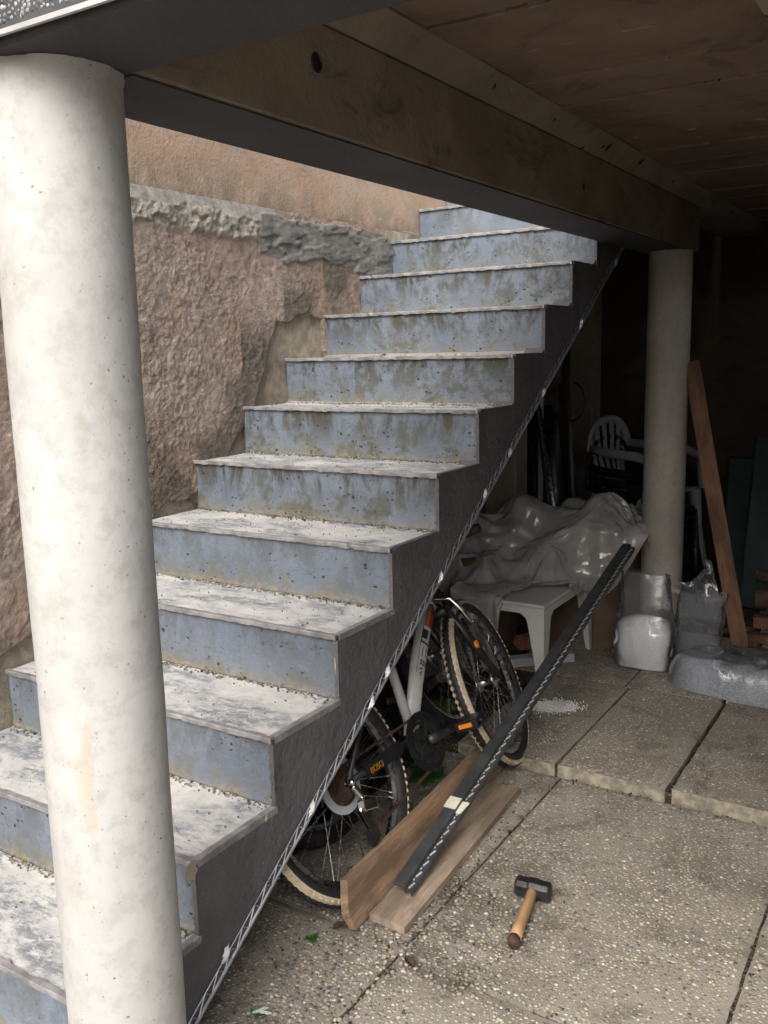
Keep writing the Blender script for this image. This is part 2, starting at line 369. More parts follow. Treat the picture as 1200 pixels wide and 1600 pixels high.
# --- plastics and metals
M_BLK = plain('black_rubber', (.022, .022, .024), .65, 0, .3, 40, .2, 150, ((.09, .08, .07), .45))
M_BLKM = plain('black_metal', (.028, .029, .031), .38, .3, .3, 40, .1, 150, ((.08, .075, .07), .4))
M_CREAM = plain('cream_tyre_rubber', (.56, .47, .335), .75, 0, .18, 30, .25, 120, ((.28, .22, .15), .55))
M_ALU = plain('scuffed_aluminium', (.62, .63, .65), .3, 1.0, .12, 30, .1, 150, ((.25, .24, .22), .4))
M_CHR = plain('chrome', (.75, .75, .73), .15, 1.0, .1, 30, .05, 100, ((.25, .2, .14), .35))
M_WHT = plain('white_bike_paint', (.66, .67, .67), .3, 0, .05, 12, .02, 60, ((.36, .34, .30), .35))
M_RED = plain('dark_red_paint', (.36, .02, .035), .35, 0, .2, 20, .02, 60)
M_ORG = plain('orange_plastic', (.72, .22, .02), .35, 0, .1)
M_ORG2 = plain('amber_sticker', (.40, .17, .025), .4, 0, .1)
M_REDS = plain('red_sticker', (.60, .03, .03), .4, 0, .1)
M_NAVY = plain('dark_navy_paint', (.022, .026, .042), .35, 0, .1)
M_RUST = plain('rusty_steel', (.062, .032, .021), .8, .2, .5, 50, .5, 160, ((.035, .022, .017), .8))
M_PROF = plain('dark_grey_profile', (.066, .069, .073), .42, .25, .25, 16, .12, 90, ((.12, .12, .12), .4))
M_SILV = plain('silver_teeth', (.72, .74, .76), .35, .4, .1)
M_TAPE = plain('masking_tape', (.66, .63, .52), .6, 0, .08, 20, .15, 60)
M_IRON = plain('dark_hammer_steel', (.040, .038, .040), .42, .55, .35, 35, .35, 70, ((.085, .065, .055), .5), .004)
M_WPL = plain('white_plastic', (.63, .64, .615), .4, 0, .06, 9, .03, 40, ((.38, .36, .31), .45))
M_GPL = plain('greyed_white_plastic', (.40, .43, .45), .45, 0, .08, 9, .03, 40, ((.24, .24, .23), .4))
M_DPL = plain('black_plastic', (.014, .015, .018), .35, 0, .2, 14, .05, 60)
M_GREEN = plain('dark_green_sheet', (.012, .034, .034), .55, 0, .25, 8, .2, 30)
M_LEAF = plain('weed_leaf', (.055, .15, .035), .55, 0, .35, 40, .1, 60)
M_WHITE = plain('white_granules', (.86, .87, .88), .7, 0, .08, 60, .9, 260, None, .008)
M_BRICK = plain('broken_brick', (.28, .12, .07), .9, 0, .25, 25, .5, 90, ((.12, .08, .06), .6), .006)
M_DRIP = plain('white_drip_edge', (.42, .42, .415), .5, 0, .1, 20, .05, 60, ((.25, .245, .24), .5))
M_STORE = plain('brown_cardboard', (.16, .11, .075), .85, 0, .2, 8, .2, 60)
def m_film(name, base, tr, gl, tint, rough, var=.12):
    t = NT(name); v = t.obj()
    d = t.n('ShaderNodeBsdfDiffuse'); t.set(d.inputs[0], t.mix(t.ramp(t.noise(v, 14, 4, .65), .35, .7), base, tuple(x*(1-var*1.8) for x in base)))
    tl = t.n('ShaderNodeBsdfTranslucent'); tl.inputs[0].default_value = (*base, 1)
    tp = t.n('ShaderNodeBsdfTransparent'); tp.inputs[0].default_value = (*tint, 1)
    g = t.n('ShaderNodeBsdfGlossy'); g.inputs['Roughness'].default_value = rough; g.inputs[0].default_value = (1, 1, 1, 1)
    bn = t.bump(t.noise(v, 40, 4, .6), .22, .006); t.l(bn, g.inputs['Normal']); t.l(bn, d.inputs['Normal'])
    a = t.n('ShaderNodeMixShader'); a.inputs[0].default_value = .2; t.l(d.outputs[0], a.inputs[1]); t.l(tl.outputs[0], a.inputs[2])
    b = t.n('ShaderNodeMixShader'); t.set(b.inputs[0], t.ramp(t.noise(v, 9, 4, .6), .3, .7, tr-var*.5, tr+var*.5)); t.l(a.outputs[0], b.inputs[1]); t.l(tp.outputs[0], b.inputs[2])
    fr = t.n('ShaderNodeFresnel'); fr.inputs[0].default_value = 1.5; t.l(bn, fr.inputs['Normal'])
    c = t.n('ShaderNodeMixShader'); t.l(t.math('MULTIPLY', fr.outputs[0], gl), c.inputs[0]); t.l(b.outputs[0], c.inputs[1]); t.l(g.outputs[0], c.inputs[2])
    t.l(c.outputs[0], t.out.inputs[0]); return t.m
M_FILM = m_film('cloudy_sheet_film', (.82, .815, .80), .28, 1.8, (.95, .95, .94), .12)
M_BAG = m_film('clear_bag_film', (.78, .82, .88), .86, 1.5, (1, 1, 1), .08, .05)
def m_gravelbag(name, dk, lt, sc):
    t = NT(name); v = t.obj(); d, cc = t.voro(v, sc); sep = t.n('ShaderNodeSeparateColor'); t.l(cc, sep.inputs[0])
    c = t.mix(sep.outputs[0], dk, lt); c = t.mix(t.ramp(t.noise(v, 8, 5), .4, .7, 0, .35), c, tuple(min(1, x*1.3) for x in lt))
    t.p.inputs['Coat Weight'].default_value = 1.0; t.p.inputs['Coat IOR'].default_value = 1.6; t.p.inputs['Coat Roughness'].default_value = .14
    bn = t.bump(t.noise(v, 16, 3, .55), .22, .008); t.l(bn, t.p.inputs['Coat Normal'])
    return t.fin(c, .7, t.bump(d, .5, .004), spec=.3)
M_GRB = m_gravelbag('grey_gravel_in_film', (.20, .215, .245), (.38, .40, .445), 210)
M_WHB = m_gravelbag('white_gravel_in_film', (.82, .83, .84), (.93, .94, .95), 230)

# ================================================================== SETTING: ground, paving
g = MB(); g.box(-60, 60, -60, 60, -.6, -.03); tag(g.build('ground', M_YARD), kind='structure')
g = MB(); g.box(0.02, 2.78, 1.52, 4.6, -.02, .022); tag(g.build('dirt_floor', M_SOIL), kind='structure')
g = MB(); g.box(0.02, .70, -.2, 1.52, -.02, .0); tag(g.build('dirt_strip', M_SOIL), kind='structure')
g = MB(); g.box(.69, 2.68, -.67, 1.503, -.02, -.007); tag(g.build('joint_soil', M_SOIL), kind='structure')
pav = bpy.data.objects.new('pavement', None); COL.objects.link(pav); tag(pav, kind='structure')

ICO = bmesh.new(); bmesh.ops.create_icosphere(ICO, subdivisions=1, radius=1.0)
IV = np.array([v.co[:] for v in ICO.verts]); IF = np.array([[v.index for v in f.verts] for f in ICO.faces]); ICO.free()
PAL = np.array([(.40, .36, .285), (.29, .265, .215), (.17, .158, .14), (.09, .088, .088), (.48, .445, .37), (.32, .245, .165), (.20, .13, .10), (.53, .51, .46), (.25, .245, .24), (.35, .30, .225)])
PW = np.array([.20, .17, .13, .09, .10, .10, .04, .04, .07, .06]); PW = PW/PW.sum()
def pebbles(x0, x1, y0, y1, z, sp, rng, vertical=None, dens=1., hgt=.45, pal=PAL, pw=PW, szr=(.62, 1.15)):
    nx, ny = max(1, int((x1-x0)/sp)), max(1, int((y1-y0)/(sp*.87)))
    X, Y = np.meshgrid(np.arange(nx), np.arange(ny)); X = X.ravel().astype(float); Y = Y.ravel().astype(float)
    X = x0+sp*.5+(X+.5*(Y % 2)+rng.uniform(-.36, .36, X.shape))*(x1-x0-sp)/nx
    Y = y0+sp*.5+(Y+rng.uniform(-.36, .36, Y.shape))*(y1-y0-sp)/ny
    P = np.stack([X, Y, np.zeros_like(X)], -1)
    keep = rng.random(len(X)) < dens*(.72+.40*vnoise(P, 3.5, 5)); X, Y = X[keep], Y[keep]; n = len(X)
    a = sp*.5*rng.uniform(*szr, n); b = a*rng.uniform(.58, .95, n); c = a*rng.uniform(.35, .6, n)
    th = rng.uniform(0, PI, n); ct, st = np.cos(th), np.sin(th)
    V = np.repeat(IV[None], n, 0)*(1+.16*rng.standard_normal((n, len(IV), 1)))
    lx, ly, lz = V[..., 0]*a[:, None], V[..., 1]*b[:, None], V[..., 2]*c[:, None]
    wx = lx*ct[:, None]-ly*st[:, None]+X[:, None]; wy = lx*st[:, None]+ly*ct[:, None]+Y[:, None]
    wz = z+lz-(c*(1-hgt)*rng.uniform(.75, 1.35, n))[:, None]
    V = np.stack([wx, wy, wz], -1).reshape(-1, 3)
    Fc = (IF[None]+(np.arange(n)*len(IV))[:, None, None]).reshape(-1, 3)
    col = pal[rng.choice(len(pal), n, p=pw)]*rng.uniform(.75, 1.25, (n, 1))
    return V, Fc, np.repeat(np.clip(col, 0, 1), len(IV), 0)
SLABS = [(1.205, 1.925, .418, 1.498, 0), (1.205, 1.925, -.66, .413, 0), (1.934, 2.66, .46, 1.498, .002), (1.934, 2.66, -.66, .455, 0),
         (.705, 1.197, .464, 1.498, -.001), (.705, 1.197, -.09, .458, 0), (.99, 1.197, -.66, -.096, 0),
         (.80, 1.172, 1.512, 2.335, .036), (1.184, 1.548, 1.508, 2.335, .040), (1.568, 1.95, 1.506, 2.345, .046), (1.962, 2.62, 1.506, 2.345, .042),
         (.62, 1.150, 2.347, 3.20, .034), (1.160, 1.540, 2.347, 3.20, .038), (1.556, 1.95, 2.357, 3.20, .046), (1.962, 2.62, 2.357, 3.20, .042)]
for i, (x0, x1, y0, y1, z) in enumerate(SLABS):
    nx, ny = 26, 34
    gx, gy = np.linspace(x0, x1, nx), np.linspace(y0, y1, ny); X, Y = np.meshgrid(gx, gy)
    P = np.stack([X.ravel(), Y.ravel(), np.zeros(X.size)], -1)
    jag = (fbm(P, 22, 3, 3+i)-.5)*.008
    ed = np.zeros(X.size, bool).reshape(X.shape); ed[0] = ed[-1] = ed[:, 0] = ed[:, -1] = True; ed = ed.ravel()
    Px = P.copy(); Px[:, 2] = z+(fbm(P, 5, 3, 40+i)-.5)*.0012-ed*.003
    Px[:, 0] += jag*ed; Px[:, 1] += jag*ed
    top = np.arange(nx*ny).reshape(ny, nx)
    Fq = [(top[r, c], top[r, c+1], top[r+1, c+1], top[r+1, c]) for r in range(ny-1) for c in range(nx-1)]
    ring = list(top[0, :])+list(top[1:, -1])+list(top[-1, -2::-1])+list(top[-2:0:-1, 0])
    V = list(map(tuple, Px)); b = len(V); V += [(Px[k, 0], Px[k, 1], -.05) for k in ring]; n = len(ring); mi = [0]*len(Fq)
    Fq += [(ring[k], b+k, b+(k+1) % n, ring[(k+1) % n]) for k in range(n)]; mi += [1 if y0 > 1.5 else 0]*n
    me = mesh('slab', V, Fq, mi=mi); s = link('slab', me, [M_PAVE, M_EDGE], pav)
    near = y0 < 1.5
    vis = not (x0 > 1.93 and y0 > 1.5)
    V, Fc, cl = pebbles(x0+.006, x1-.006, y0+.006, y1-.006, z, .0122 if near else .0120, RNG, dens=1.15 if near else 1.0, hgt=.54 if near else .48)
    p = link('pebbles', mesh('pebbles', V, Fc, True, col=cl), M_PEB, s); tag(p, kind='stuff')
# looser pebbles washed out between the front slabs, near the planks and hammer
V1 = pebbles(1.12, 1.46, .36, .80, .003, .0145, np.random.default_rng(5), dens=.5, hgt=.62)
V2 = pebbles(.99, 1.24, .05, .62, .002, .0145, np.random.default_rng(6), dens=.4, hgt=.6)
tag(link('loose_pebbles', mesh('loose_pebbles', np.concatenate([V1[0], V2[0]]), np.concatenate([V1[1], V2[1]+len(V1[0])]), True, col=np.concatenate([V1[2], V2[2]])), M_PEB),
    'loose washed-out pebbles strewn along the paving joint beside the planks', 'pebbles', kind='stuff')

# ================================================================== STAIRCASE
G_, R0, W, Z0 = .2688, .17, .968, .395
def nz(k): return Z0+R0*k
def soff(y): return .060+.650*y
st = thing('staircase', 'straight concrete staircase with blue-grey risers and worn white treads climbing along the wall', 'staircase', (.5, 0, 0))
KMIN, KMAX = -2, 12
for k in range(KMIN, KMAX+1):
    y = k*G_; zb = nz(k-1) if k > KMIN else -.02; zt = nz(k)-.004
    nx, nzv = 150, 26
    X, Zv = np.meshgrid(np.linspace(0.0, W, nx), np.linspace(zb, zt, nzv)); P = np.stack([X.ravel(), np.full(X.size, y), Zv.ravel()], -1)
    d = (fbm(P, 14, 3, 60+k)-.5)*.005+(ridge(P, 60, 2, 90+k)-.5)*.0022
    edge = sstep(.03, 0, W-P[:, 0])
    P2 = P.copy(); P2[:, 1] = y+.006+d+edge*(ridge(P, 70, 2, 7)*.006); ff = np.clip((P[:, 2]-zb)/max(zt-zb, .01), 0, 1)
    P2[:, 1] -= .008*sstep(.06, 0, ff)*fbm(P, 50, 2, 8)
    idx = np.arange(nx*nzv).reshape(nzv, nx)
    Fq = np.stack([idx[:-1, :-1], idx[:-1, 1:], idx[1:, 1:], idx[1:, :-1]], -1).reshape(-1, 4)
    ring = list(idx[0, :])+list(idx[1:, -1])+list(idx[-1, -2::-1])+list(idx[-2:0:-1, 0]); n = len(ring); b = len(P2)
    back = P2[ring].copy(); back[:, 1] = y+.06
    V = np.concatenate([P2, back]); Fs = np.concatenate([Fq, np.array([(ring[i], b+i, b+(i+1) % n, ring[(i+1) % n]) for i in range(n)])])
    uvs = np.concatenate([np.stack([P[:, 0], ff], -1), np.stack([back[:, 0], np.full(n, .5)], -1)])
    link('riser', mesh('riser', V, Fs, True, uv=uvs), M_RISM if k >= 4 and k < 10 else M_RIS, st)
    if k < KMAX:
        # tread slab, slightly uneven
        yf, yb = y+.004, y+G_+.012
        nx, ny = 60, 16
        X, Yv = np.meshgrid(np.linspace(0.0, W-.001, nx), np.linspace(yf, yb, ny)); P = np.stack([X.ravel(), Yv.ravel(), np.full(X.size, nz(k))], -1)
        if k == 0: pass
        P[:, 2] += (fbm(P, 10, 3, 120+k)-.5)*.005-.002
        P[:, 2] += .006*sstep(yb-.035, yb, P[:, 1])*fbm(P, 45, 3, 4)
        idx = np.arange(nx*ny).reshape(ny, nx); Fq = [(idx[r, c], idx[r, c+1], idx[r+1, c+1], idx[r+1, c]) for r in range(ny-1) for c in range(nx-1)]
        ring = list(idx[0, :])+list(idx[1:, -1])+list(idx[-1, -2::-1])+list(idx[-2:0:-1, 0]); n = len(ring); b = len(P)
        V = list(map(tuple, P))+[(P[q, 0], P[q, 1]+(.02 if P[q, 1] < yf+.001 else 0), nz(k)-.03) for q in ring]
        Fq += [(ring[i], b+i, b+(i+1) % n, ring[(i+1) % n]) for i in range(n)]
        tr = link('tread', mesh('tread', V, Fq), M_TREAD, st)
        z = nz(k)
        # metal nosing profile: thin angle along the front edge, its bright cut end, and the strip along the open side
        m = MB(); rs = np.random.default_rng(300+k); nn_ = 70; xs_ = np.linspace(.004, W-.001, nn_); j1 = rs.normal(0, .0012, nn_); j2 = rs.normal(0, .0008, nn_); j3 = rs.normal(0, .0013, nn_)
        Vn = []
        for q in range(nn_): Vn += [(xs_[q], y+.011+j1[q]*1.6, z-.001), (xs_[q], y+.010+j1[q]*1.6, z+.0034), (xs_[q], y-.0035+j2[q], z+.0036), (xs_[q], y-.0048+j2[q], z+.001), (xs_[q], y-.0045, z-.0085+j3[q]), (xs_[q], y+.002, z-.0085+j3[q])]
        m.add(Vn, [(q*6+r_, q*6+r_+1, (q+1)*6+r_+1, (q+1)*6+r_) for q in range(nn_-1) for r_ in range(5)])
        no = m.build('nosing_strip', M_NOSE, tr)
        m = MB(); m.box(W-.0005, W+.004, y-.006, y+.004, z-.009, z+.0045); m.build('nosing_end', M_NOSE_END, tr)
        m = MB(); m.box(W-.009, W+.008, y+.008, y+G_+.004, z+.0008, z+.0042)
        m.box(W+.0052, W+.0085, y+.008, y+G_+.004, z-.012, z+.004); m.build('side_strip', M_NOSE if k < 3 else M_STR, tr)
m = MB(); m.box(.002, W, KMAX*G_+.061, 4.75, 2.262, nz(KMAX)); m.build('landing', M_CONC, st)
# stringer: dark coated flank, dense sheet with a ragged front edge at every riser
V, Fs = [], []
for k in range(KMIN+1, KMAX):
    y0, y1 = k*G_, (k+1)*G_; ny, nzv = 22, 34; base = len(V)
    for j in range(nzv):
        for i in range(ny):
            yy = y0+(y1-y0)*i/(ny-1); lo = max(-.02, soff(yy)); hi = nz(k)-.0015; zz = lo+(hi-lo)*j/(nzv-1); V.append([W, yy, zz])
    for j in range(nzv-1):
        for i in range(ny-1): a = base+j*ny+i; Fs.append((a, a+1, a+ny+1, a+ny))
    # front return (visible only as the ragged edge)
V = np.array(V); P = V.copy()
dsp = (fbm(P, 11, 3, 5)-.5)*.010+(ridge(P, 42, 3, 9)-.5)*.006
kk = np.round(V[:, 1]/G_); front = np.abs(V[:, 1]-kk*G_) < 1e-6
V2 = V.copy(); V2[:, 0] = W+.006+dsp*.55
low = V[:, 2] < soff(V[:, 1])+.03
V2[low, 0] = W+.006
link('stringer', mesh('stringer', V2, np.array(Fs), True), M_STR, st)
# ragged front lips
m = MB(); rl = np.random.default_rng(3)
for k in range(KMIN+2, KMAX):
    y = k*G_; zs = np.linspace(nz(k-1)+.003, nz(k)-.010, 40); j = np.abs(rl.normal(0, .0035, 40)); j = (j+np.roll(j, 1))/2
    for i in range(39):
        a, b2 = W-.002-j[i]*1.2, W-.002-j[i+1]*1.2
        m.add([(W+.0065, y-.0005, zs[i]), (W+.0065, y-.0005, zs[i+1]), (b2, y-.0012, zs[i+1]), (a, y-.0012, zs[i])], [(3, 2, 1, 0)])
        m.add([(W+.0065, y-.0005, zs[i]), (W+.0065, y-.0005, zs[i+1]), (W+.0065, y+.01, zs[i+1]), (W+.0065, y+.01, zs[i])], [(0, 1, 2, 3)])
m.build('coat_edge', M_STR, st)
# body under the steps: edge rib and raised inner soffit
ya, yb = -.09, KMAX*G_
m = MB(); m.prism([(.90, ya, 0), (.90, yb, soff(yb)), (.90, yb, soff(yb)+.15), (.90, ya, .15)], (.0715, 0, 0)); m.build('edge_rib', M_STR, st)
m = MB(); m.prism([(.002, ya, .10), (.002, yb, soff(yb)+.10), (.002, yb, soff(yb)+.14), (.002, ya, .14)], (.897, 0, 0)); m.build('soffit', M_CONC, st)
# perforated corner bead along the lower edge of the flank
m = MB(); x = W+.0095
def fl(s, off): return Vector((x, s, soff(s)+off))
ys = np.arange(-.085, 3.18, .0215)
m.tube([Vector((x-.001, s, soff(s)-.001)) for s in np.linspace(-.09, 3.20, 60)], .0042, 8)
m.tube([fl(s, .030) for s in np.linspace(-.085, 3.20, 60)], .0014, 5)
for i, s in enumerate(ys):
    a, b2 = (fl(s, .003), fl(s+.0215, .030)) if i % 2 else (fl(s, .030), fl(s+.0215, .003))
    m.tube([a, b2], .0017, 4)
m.build('corner_bead', M_BEAD, st)
m = MB(); yy0, yy1 = -.09, 3.20
m.add([(W+.0075, yy0, soff(yy0)-.004), (W+.0075, yy1, soff(yy1)-.004), (W-.03, yy1, soff(yy1)-.004), (W-.03, yy0, soff(yy0)-.004)], [(0, 1, 2, 3)])
m.build('bead_flange', M_BEAD, st)
def on_flank(px, py):
    d = fwd + R_*((px-600)/1427.1443) - U_*((py-800)/1427.1443); t = (W+.012-CAM.x)/d.x; return CAM+d*t
for i, (px, py, s) in enumerate([(353, 1489, .030), (487, 1262, .032), (580, 1099, .030), (605, 1050, .030), (688, 903, .026), (757, 772, .028), (796, 707, .026), (849, 612, .030), (907, 506, .036), (962, 408, .036)]):
    c = on_flank(px, py); rr = random.Random(i); n = 26; ring = []
    for q in range(n):
        th = 2*PI*q/n; r = s*.5*(.45+.75*rr.random()); e = Vector((0, math.cos(th)*r*.75+math.sin(th)*r*.55, math.sin(th)*r*1.25)); ring.append(c+e)
    inner = [c+(p-c)*.55+Vector((.008*rr.uniform(.5, 1), 0, 0)) for p in ring]
    m = MB(); m.add(ring+inner+[c+Vector((.010, 0, 0))], [(q, (q+1) % n, n+(q+1) % n, n+q) for q in range(n)]+[(n+q, n+(q+1) % n, 2*n) for q in range(n)])
    m.build('plaster_dab', M_PLAS, st, True)

# cream chips where the coat has broken off the flank
M_CHIP = plain('cream_plaster_chip', (.42, .385, .31), .9, 0, .2, 30, .5, 120, ((.24, .21, .165), .5), .005)
for i, (px, py, sy_, sz_) in enumerate(((300, 1362, .040, .050), (417, 1278, .016, .020), (306, 1468, .020, .012), (524, 1040, .004, .05))):
    c = on_flank(px, py); rr = random.Random(40+i); n = 22; ring = [c+Vector((-.001, math.cos(2*PI*q/n)*sy_*.5*rr.uniform(.6, 1.1), math.sin(2*PI*q/n)*sz_*.5*rr.uniform(.6, 1.1))) for q in range(n)]
    m = MB(); m.add(ring+[c+Vector((.0015, 0, 0))], [(q, (q+1) % n, n) for q in range(n)]); m.build('chip', M_CHIP, st)
# crumbs of plaster and dirt lying along the back of the treads
for tr in [o for o in st.children if o.name.startswith('tread')]:
    zt = max(v.co.z for v in tr.data.vertices); k = round((zt-Z0)/R0)
    if k > 8: continue
    rg = np.random.default_rng(500+k); n = 330; x = rg.uniform(.01, W-.015, n); back = rg.random(n) < .72
    y = np.where(back, k*G_+G_-np.abs(rg.normal(0, .012, n))+.002, k*G_+rg.uniform(.02, G_, n)); sz = rg.uniform(.0010, .0034, n)*np.where(back, 1.15, .75)
    V = (IV[None]*sz[:, None, None]*(1+.3*rg.standard_normal((n, len(IV), 1)))+np.stack([x, y, nz(k)+.001+sz*.4], -1)[:, None]).reshape(-1, 3)
    col = np.array([(.40, .36, .28), (.22, .19, .14), (.12, .115, .08), (.50, .49, .46)])[rg.choice(4, n, p=[.4, .25, .15, .2])]
    tag(link('crumbs', mesh('crumbs', V, (IF[None]+(np.arange(n)*len(IV))[:, None, None]).reshape(-1, 3), col=np.repeat(col, len(IV), 0)), M_WALL, tr), kind='stuff')

# ================================================================== LEFT WALL
wl = thing('side_wall', 'tall weathered wall beside the stairs, rough pinkish render below and smooth orange render above', 'wall', (0, 1, 0))
y0, y1, z0, z1 = .02, 3.05, .28, 1.975
ny, nzv = 690, 400
Yg, Zg = np.meshgrid(np.linspace(y0, y1, ny), np.linspace(z0, z1, nzv)); P = np.stack([np.zeros(Yg.size), Yg.ravel(), Zg.ravel()], -1); y, z = P[:, 1], P[:, 2]
wob = (fbm(P, 9, 4, 2)-.5)
def inpoly(poly, wy, wz):
    r = np.zeros(len(wy), bool); n = len(poly)
    for i in range(n):
        (a, b), (c, d) = poly[i], poly[(i+1) % n]
        cond = ((b > wz) != (d > wz)); xx = (c-a)*(wz-b)/((d-b) if abs(d-b) > 1e-9 else 1e-9)+a
        r ^= cond & (wy < xx)
    return r
wy, wz = y+wob*.05, z+(fbm(P+3, 11, 4, 6)-.5)*.05
rough = np.array([.42, .318, .26]); rough2 = np.array([.46, .385, .335]); rough3 = np.array([.36, .262, .208])
n1 = sstep(.42, .60, fbm(P, 3.2, 4, 21)); n2 = sstep(.48, .62, fbm(P, 7, 4, 23))
col = rough[None]*(1-n1[:, None]*.6)+rough2[None]*(n1[:, None]*.6); col = col*(1-.45*n2[:, None])+rough3[None]*(.45*n2[:, None])
flat = sstep(.50, .62, fbm(P, 2.6, 3, 77))*.65*sstep(1.0, 1.7, z+.2*y)            # flatter trowelled areas towards the top
fl1 = sstep(.50, .525, fbm(P, 5.5, 4, 19, .6)); fl2 = sstep(.52, .54, fbm(P, 11, 3, 20, .6))
crepi = (fbm(P, 95, 2, 12, .9)-.5)*.0085*(.45+.55*sstep(.38, .58, fbm(P, 6, 3, 16)))+(fl1-.5)*.0026+(fl2-.5)*.0018
X = .004+(fbm(P, 2.3, 3, 33)-.5)*.020+crepi*(1-flat)+(fbm(P, 20, 3, 45)-.5)*.003
# lumpy pale mortar band under the ledge
mb = sstep(1.835, 1.865, wz)*sstep(1.62, 1.48, wy)
lump = (fbm(P, 60, 2, 51, .8)-.5)*.022+(sstep(.48, .51, fbm(P, 20, 3, 53))-.5)*.012
X = X*(1-mb)+mb*(.012+lump*.7); c1 = np.array([.46, .42, .36])*(.75+.5*fbm(P, 30, 3, 52))[:, None]; col = col*(1-mb[:, None])+c1*mb[:, None]
# smooth sloped ledge strip
ls = sstep(1.925, 1.932, wz-.02*wob)*sstep(1.62, 1.50, wy)
X = X*(1-ls)+ls*(.012-(z-1.93)*.25+(fbm(P, 30, 3, 58)-.5)*.006); c2 = np.array([.40, .375, .34])*(.8+.4*fbm(P, 14, 4, 59))[:, None]; col = col*(1-ls[:, None])+c2*ls[:, None]
# smeared grey mortar patch
gp = inpoly([(1.47, 1.80), (1.49, 1.955), (1.76, 1.95), (2.06, 1.96), (2.40, 1.945), (2.50, 1.90), (2.43, 1.76), (2.33, 1.77), (2.20, 1.77), (2.05, 1.79), (1.87, 1.805), (1.66, 1.78), (1.56, 1.79)], wy, wz).astype(float)
Q = P.copy(); Q[:, 1] = P[:, 1]*.45+P[:, 2]*.4; Q[:, 2] = P[:, 2]*1.3-P[:, 1]*.3
X = X*(1-gp)+gp*(.010+(sstep(.46, .52, fbm(Q, 16, 3, 61))-.5)*.007+(fbm(Q, 40, 3, 63)-.5)*.008); c3 = np.array([.255, .247, .228])*(.75+.5*fbm(Q, 22, 4, 62))[:, None]; col = col*(1-gp[:, None])+c3*gp[:, None]
# pale strip right of the grey patch, under the orange render
pr = sstep(1.915, 1.93, wz)*sstep(2.36, 2.44, wy); X = X*(1-pr)+pr*(.012+crepi*.5); col = col*(1-pr[:, None])+np.array([.47, .42, .33])[None]*pr[:, None]
# bare smooth beige patches where render came away by the steps
bp = np.zeros(len(y))
for poly in ([(1.40, 1.22), (1.415, 1.26), (1.472, 1.373), (1.52, 1.48), (1.555, 1.555), (1.64, 1.552), (1.684, 1.575), (1.769, 1.592), (1.86, 1.57), (1.89, 1.40), (1.64, 1.39), (1.63, 1.22)],
             [(.85, .88), (.885, .925), (.94, .955), (1.03, .945), (1.10, .905), (1.10, .87)], [(1.235, 1.04), (1.285, 1.115), (1.36, 1.185), (1.37, 1.04)],
             [(-.5, .585), (.256, .612), (.33, .636), (.40, .66), (.47, .58), (.47, .3), (-.5, .2)], [(.62, .70), (.66, .775), (.75, .79), (.83, .74), (.83, .68)]):
    bp = np.maximum(bp, inpoly(poly, y+wob*.03, z+wob*.03).astype(float))
X = X*(1-bp)+bp*(-.010+(fbm(P, 7, 3, 71)-.5)*.006); c4 = np.array([.42, .365, .285])*(.78+.4*fbm(P, 6, 5, 72))[:, None]
dk = sstep(.54, .62, fbm(P, 8, 3, 73))[:, None]; c4 = c4*(1-.45*dk)+np.array([.24, .205, .165])*.45*dk
col = col*(1-bp[:, None])+c4*bp[:, None]
# damp grey-green blotches where the steps meet the wall
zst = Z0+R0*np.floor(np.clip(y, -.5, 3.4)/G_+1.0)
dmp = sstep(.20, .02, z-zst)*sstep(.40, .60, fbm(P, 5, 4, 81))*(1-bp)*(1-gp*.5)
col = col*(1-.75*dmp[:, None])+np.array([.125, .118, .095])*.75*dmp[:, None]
P[:, 0] = X
idx = np.arange(ny*nzv).reshape(nzv, ny); Fq = np.stack([idx[:-1, :-1], idx[:-1, 1:], idx[1:, 1:], idx[1:, :-1]], -1).reshape(-1, 4)
link('rough_render', mesh('rough_render', P, Fq, False, col=np.clip(col, 0, 1)), M_WALL, wl)
# upper smooth wall, set back a little
ny, nzv = 120, 60
Yg, Zg = np.meshgrid(np.linspace(-3.2, 3.45, ny), np.linspace(1.945, 3.0, nzv)); P = np.stack([np.zeros(Yg.size), Yg.ravel(), Zg.ravel()], -1)
P[:, 0] = -.004+(fbm(P, 3, 3, 91)-.5)*.012+(fbm(P, 14, 3, 92)-.5)*.003
idx = np.arange(ny*nzv).reshape(nzv, ny); Fq = np.stack([idx[:-1, :-1], idx[:-1, 1:], idx[1:, 1:], idx[1:, :-1]], -1).reshape(-1, 4)
link('upper_render', mesh('upper_render', P, Fq, True), M_UPW, wl)
m = MB(); m.box(-.30, -.035, -3.2, 6.0, -.1, 3.0); m.build('wall_core', M_CONC, wl)
m = MB(); m.box(-.036, -.012, 3.44, 6.0, 1.2, 3.0); m.build('upper_render', M_UPW, wl)
m = MB(); m.box(-.036, -.002, 3.049, 3.44, -.1, 1.95); m.build('lower_render', M_CONC, wl)
m = MB(); m.box(-.036, -.003, .02, 3.05, -.1, .285); m.build('lower_render', M_CONC, wl)
t_ = m_conc('lower_render_plain', (.28, .18, .13), (.36, .25, .19), (.22, .15, .11))
m = MB(); m.box(-.036, -.004, -3.2, .021, -.1, 1.95); m.build('lower_render', t_, wl)

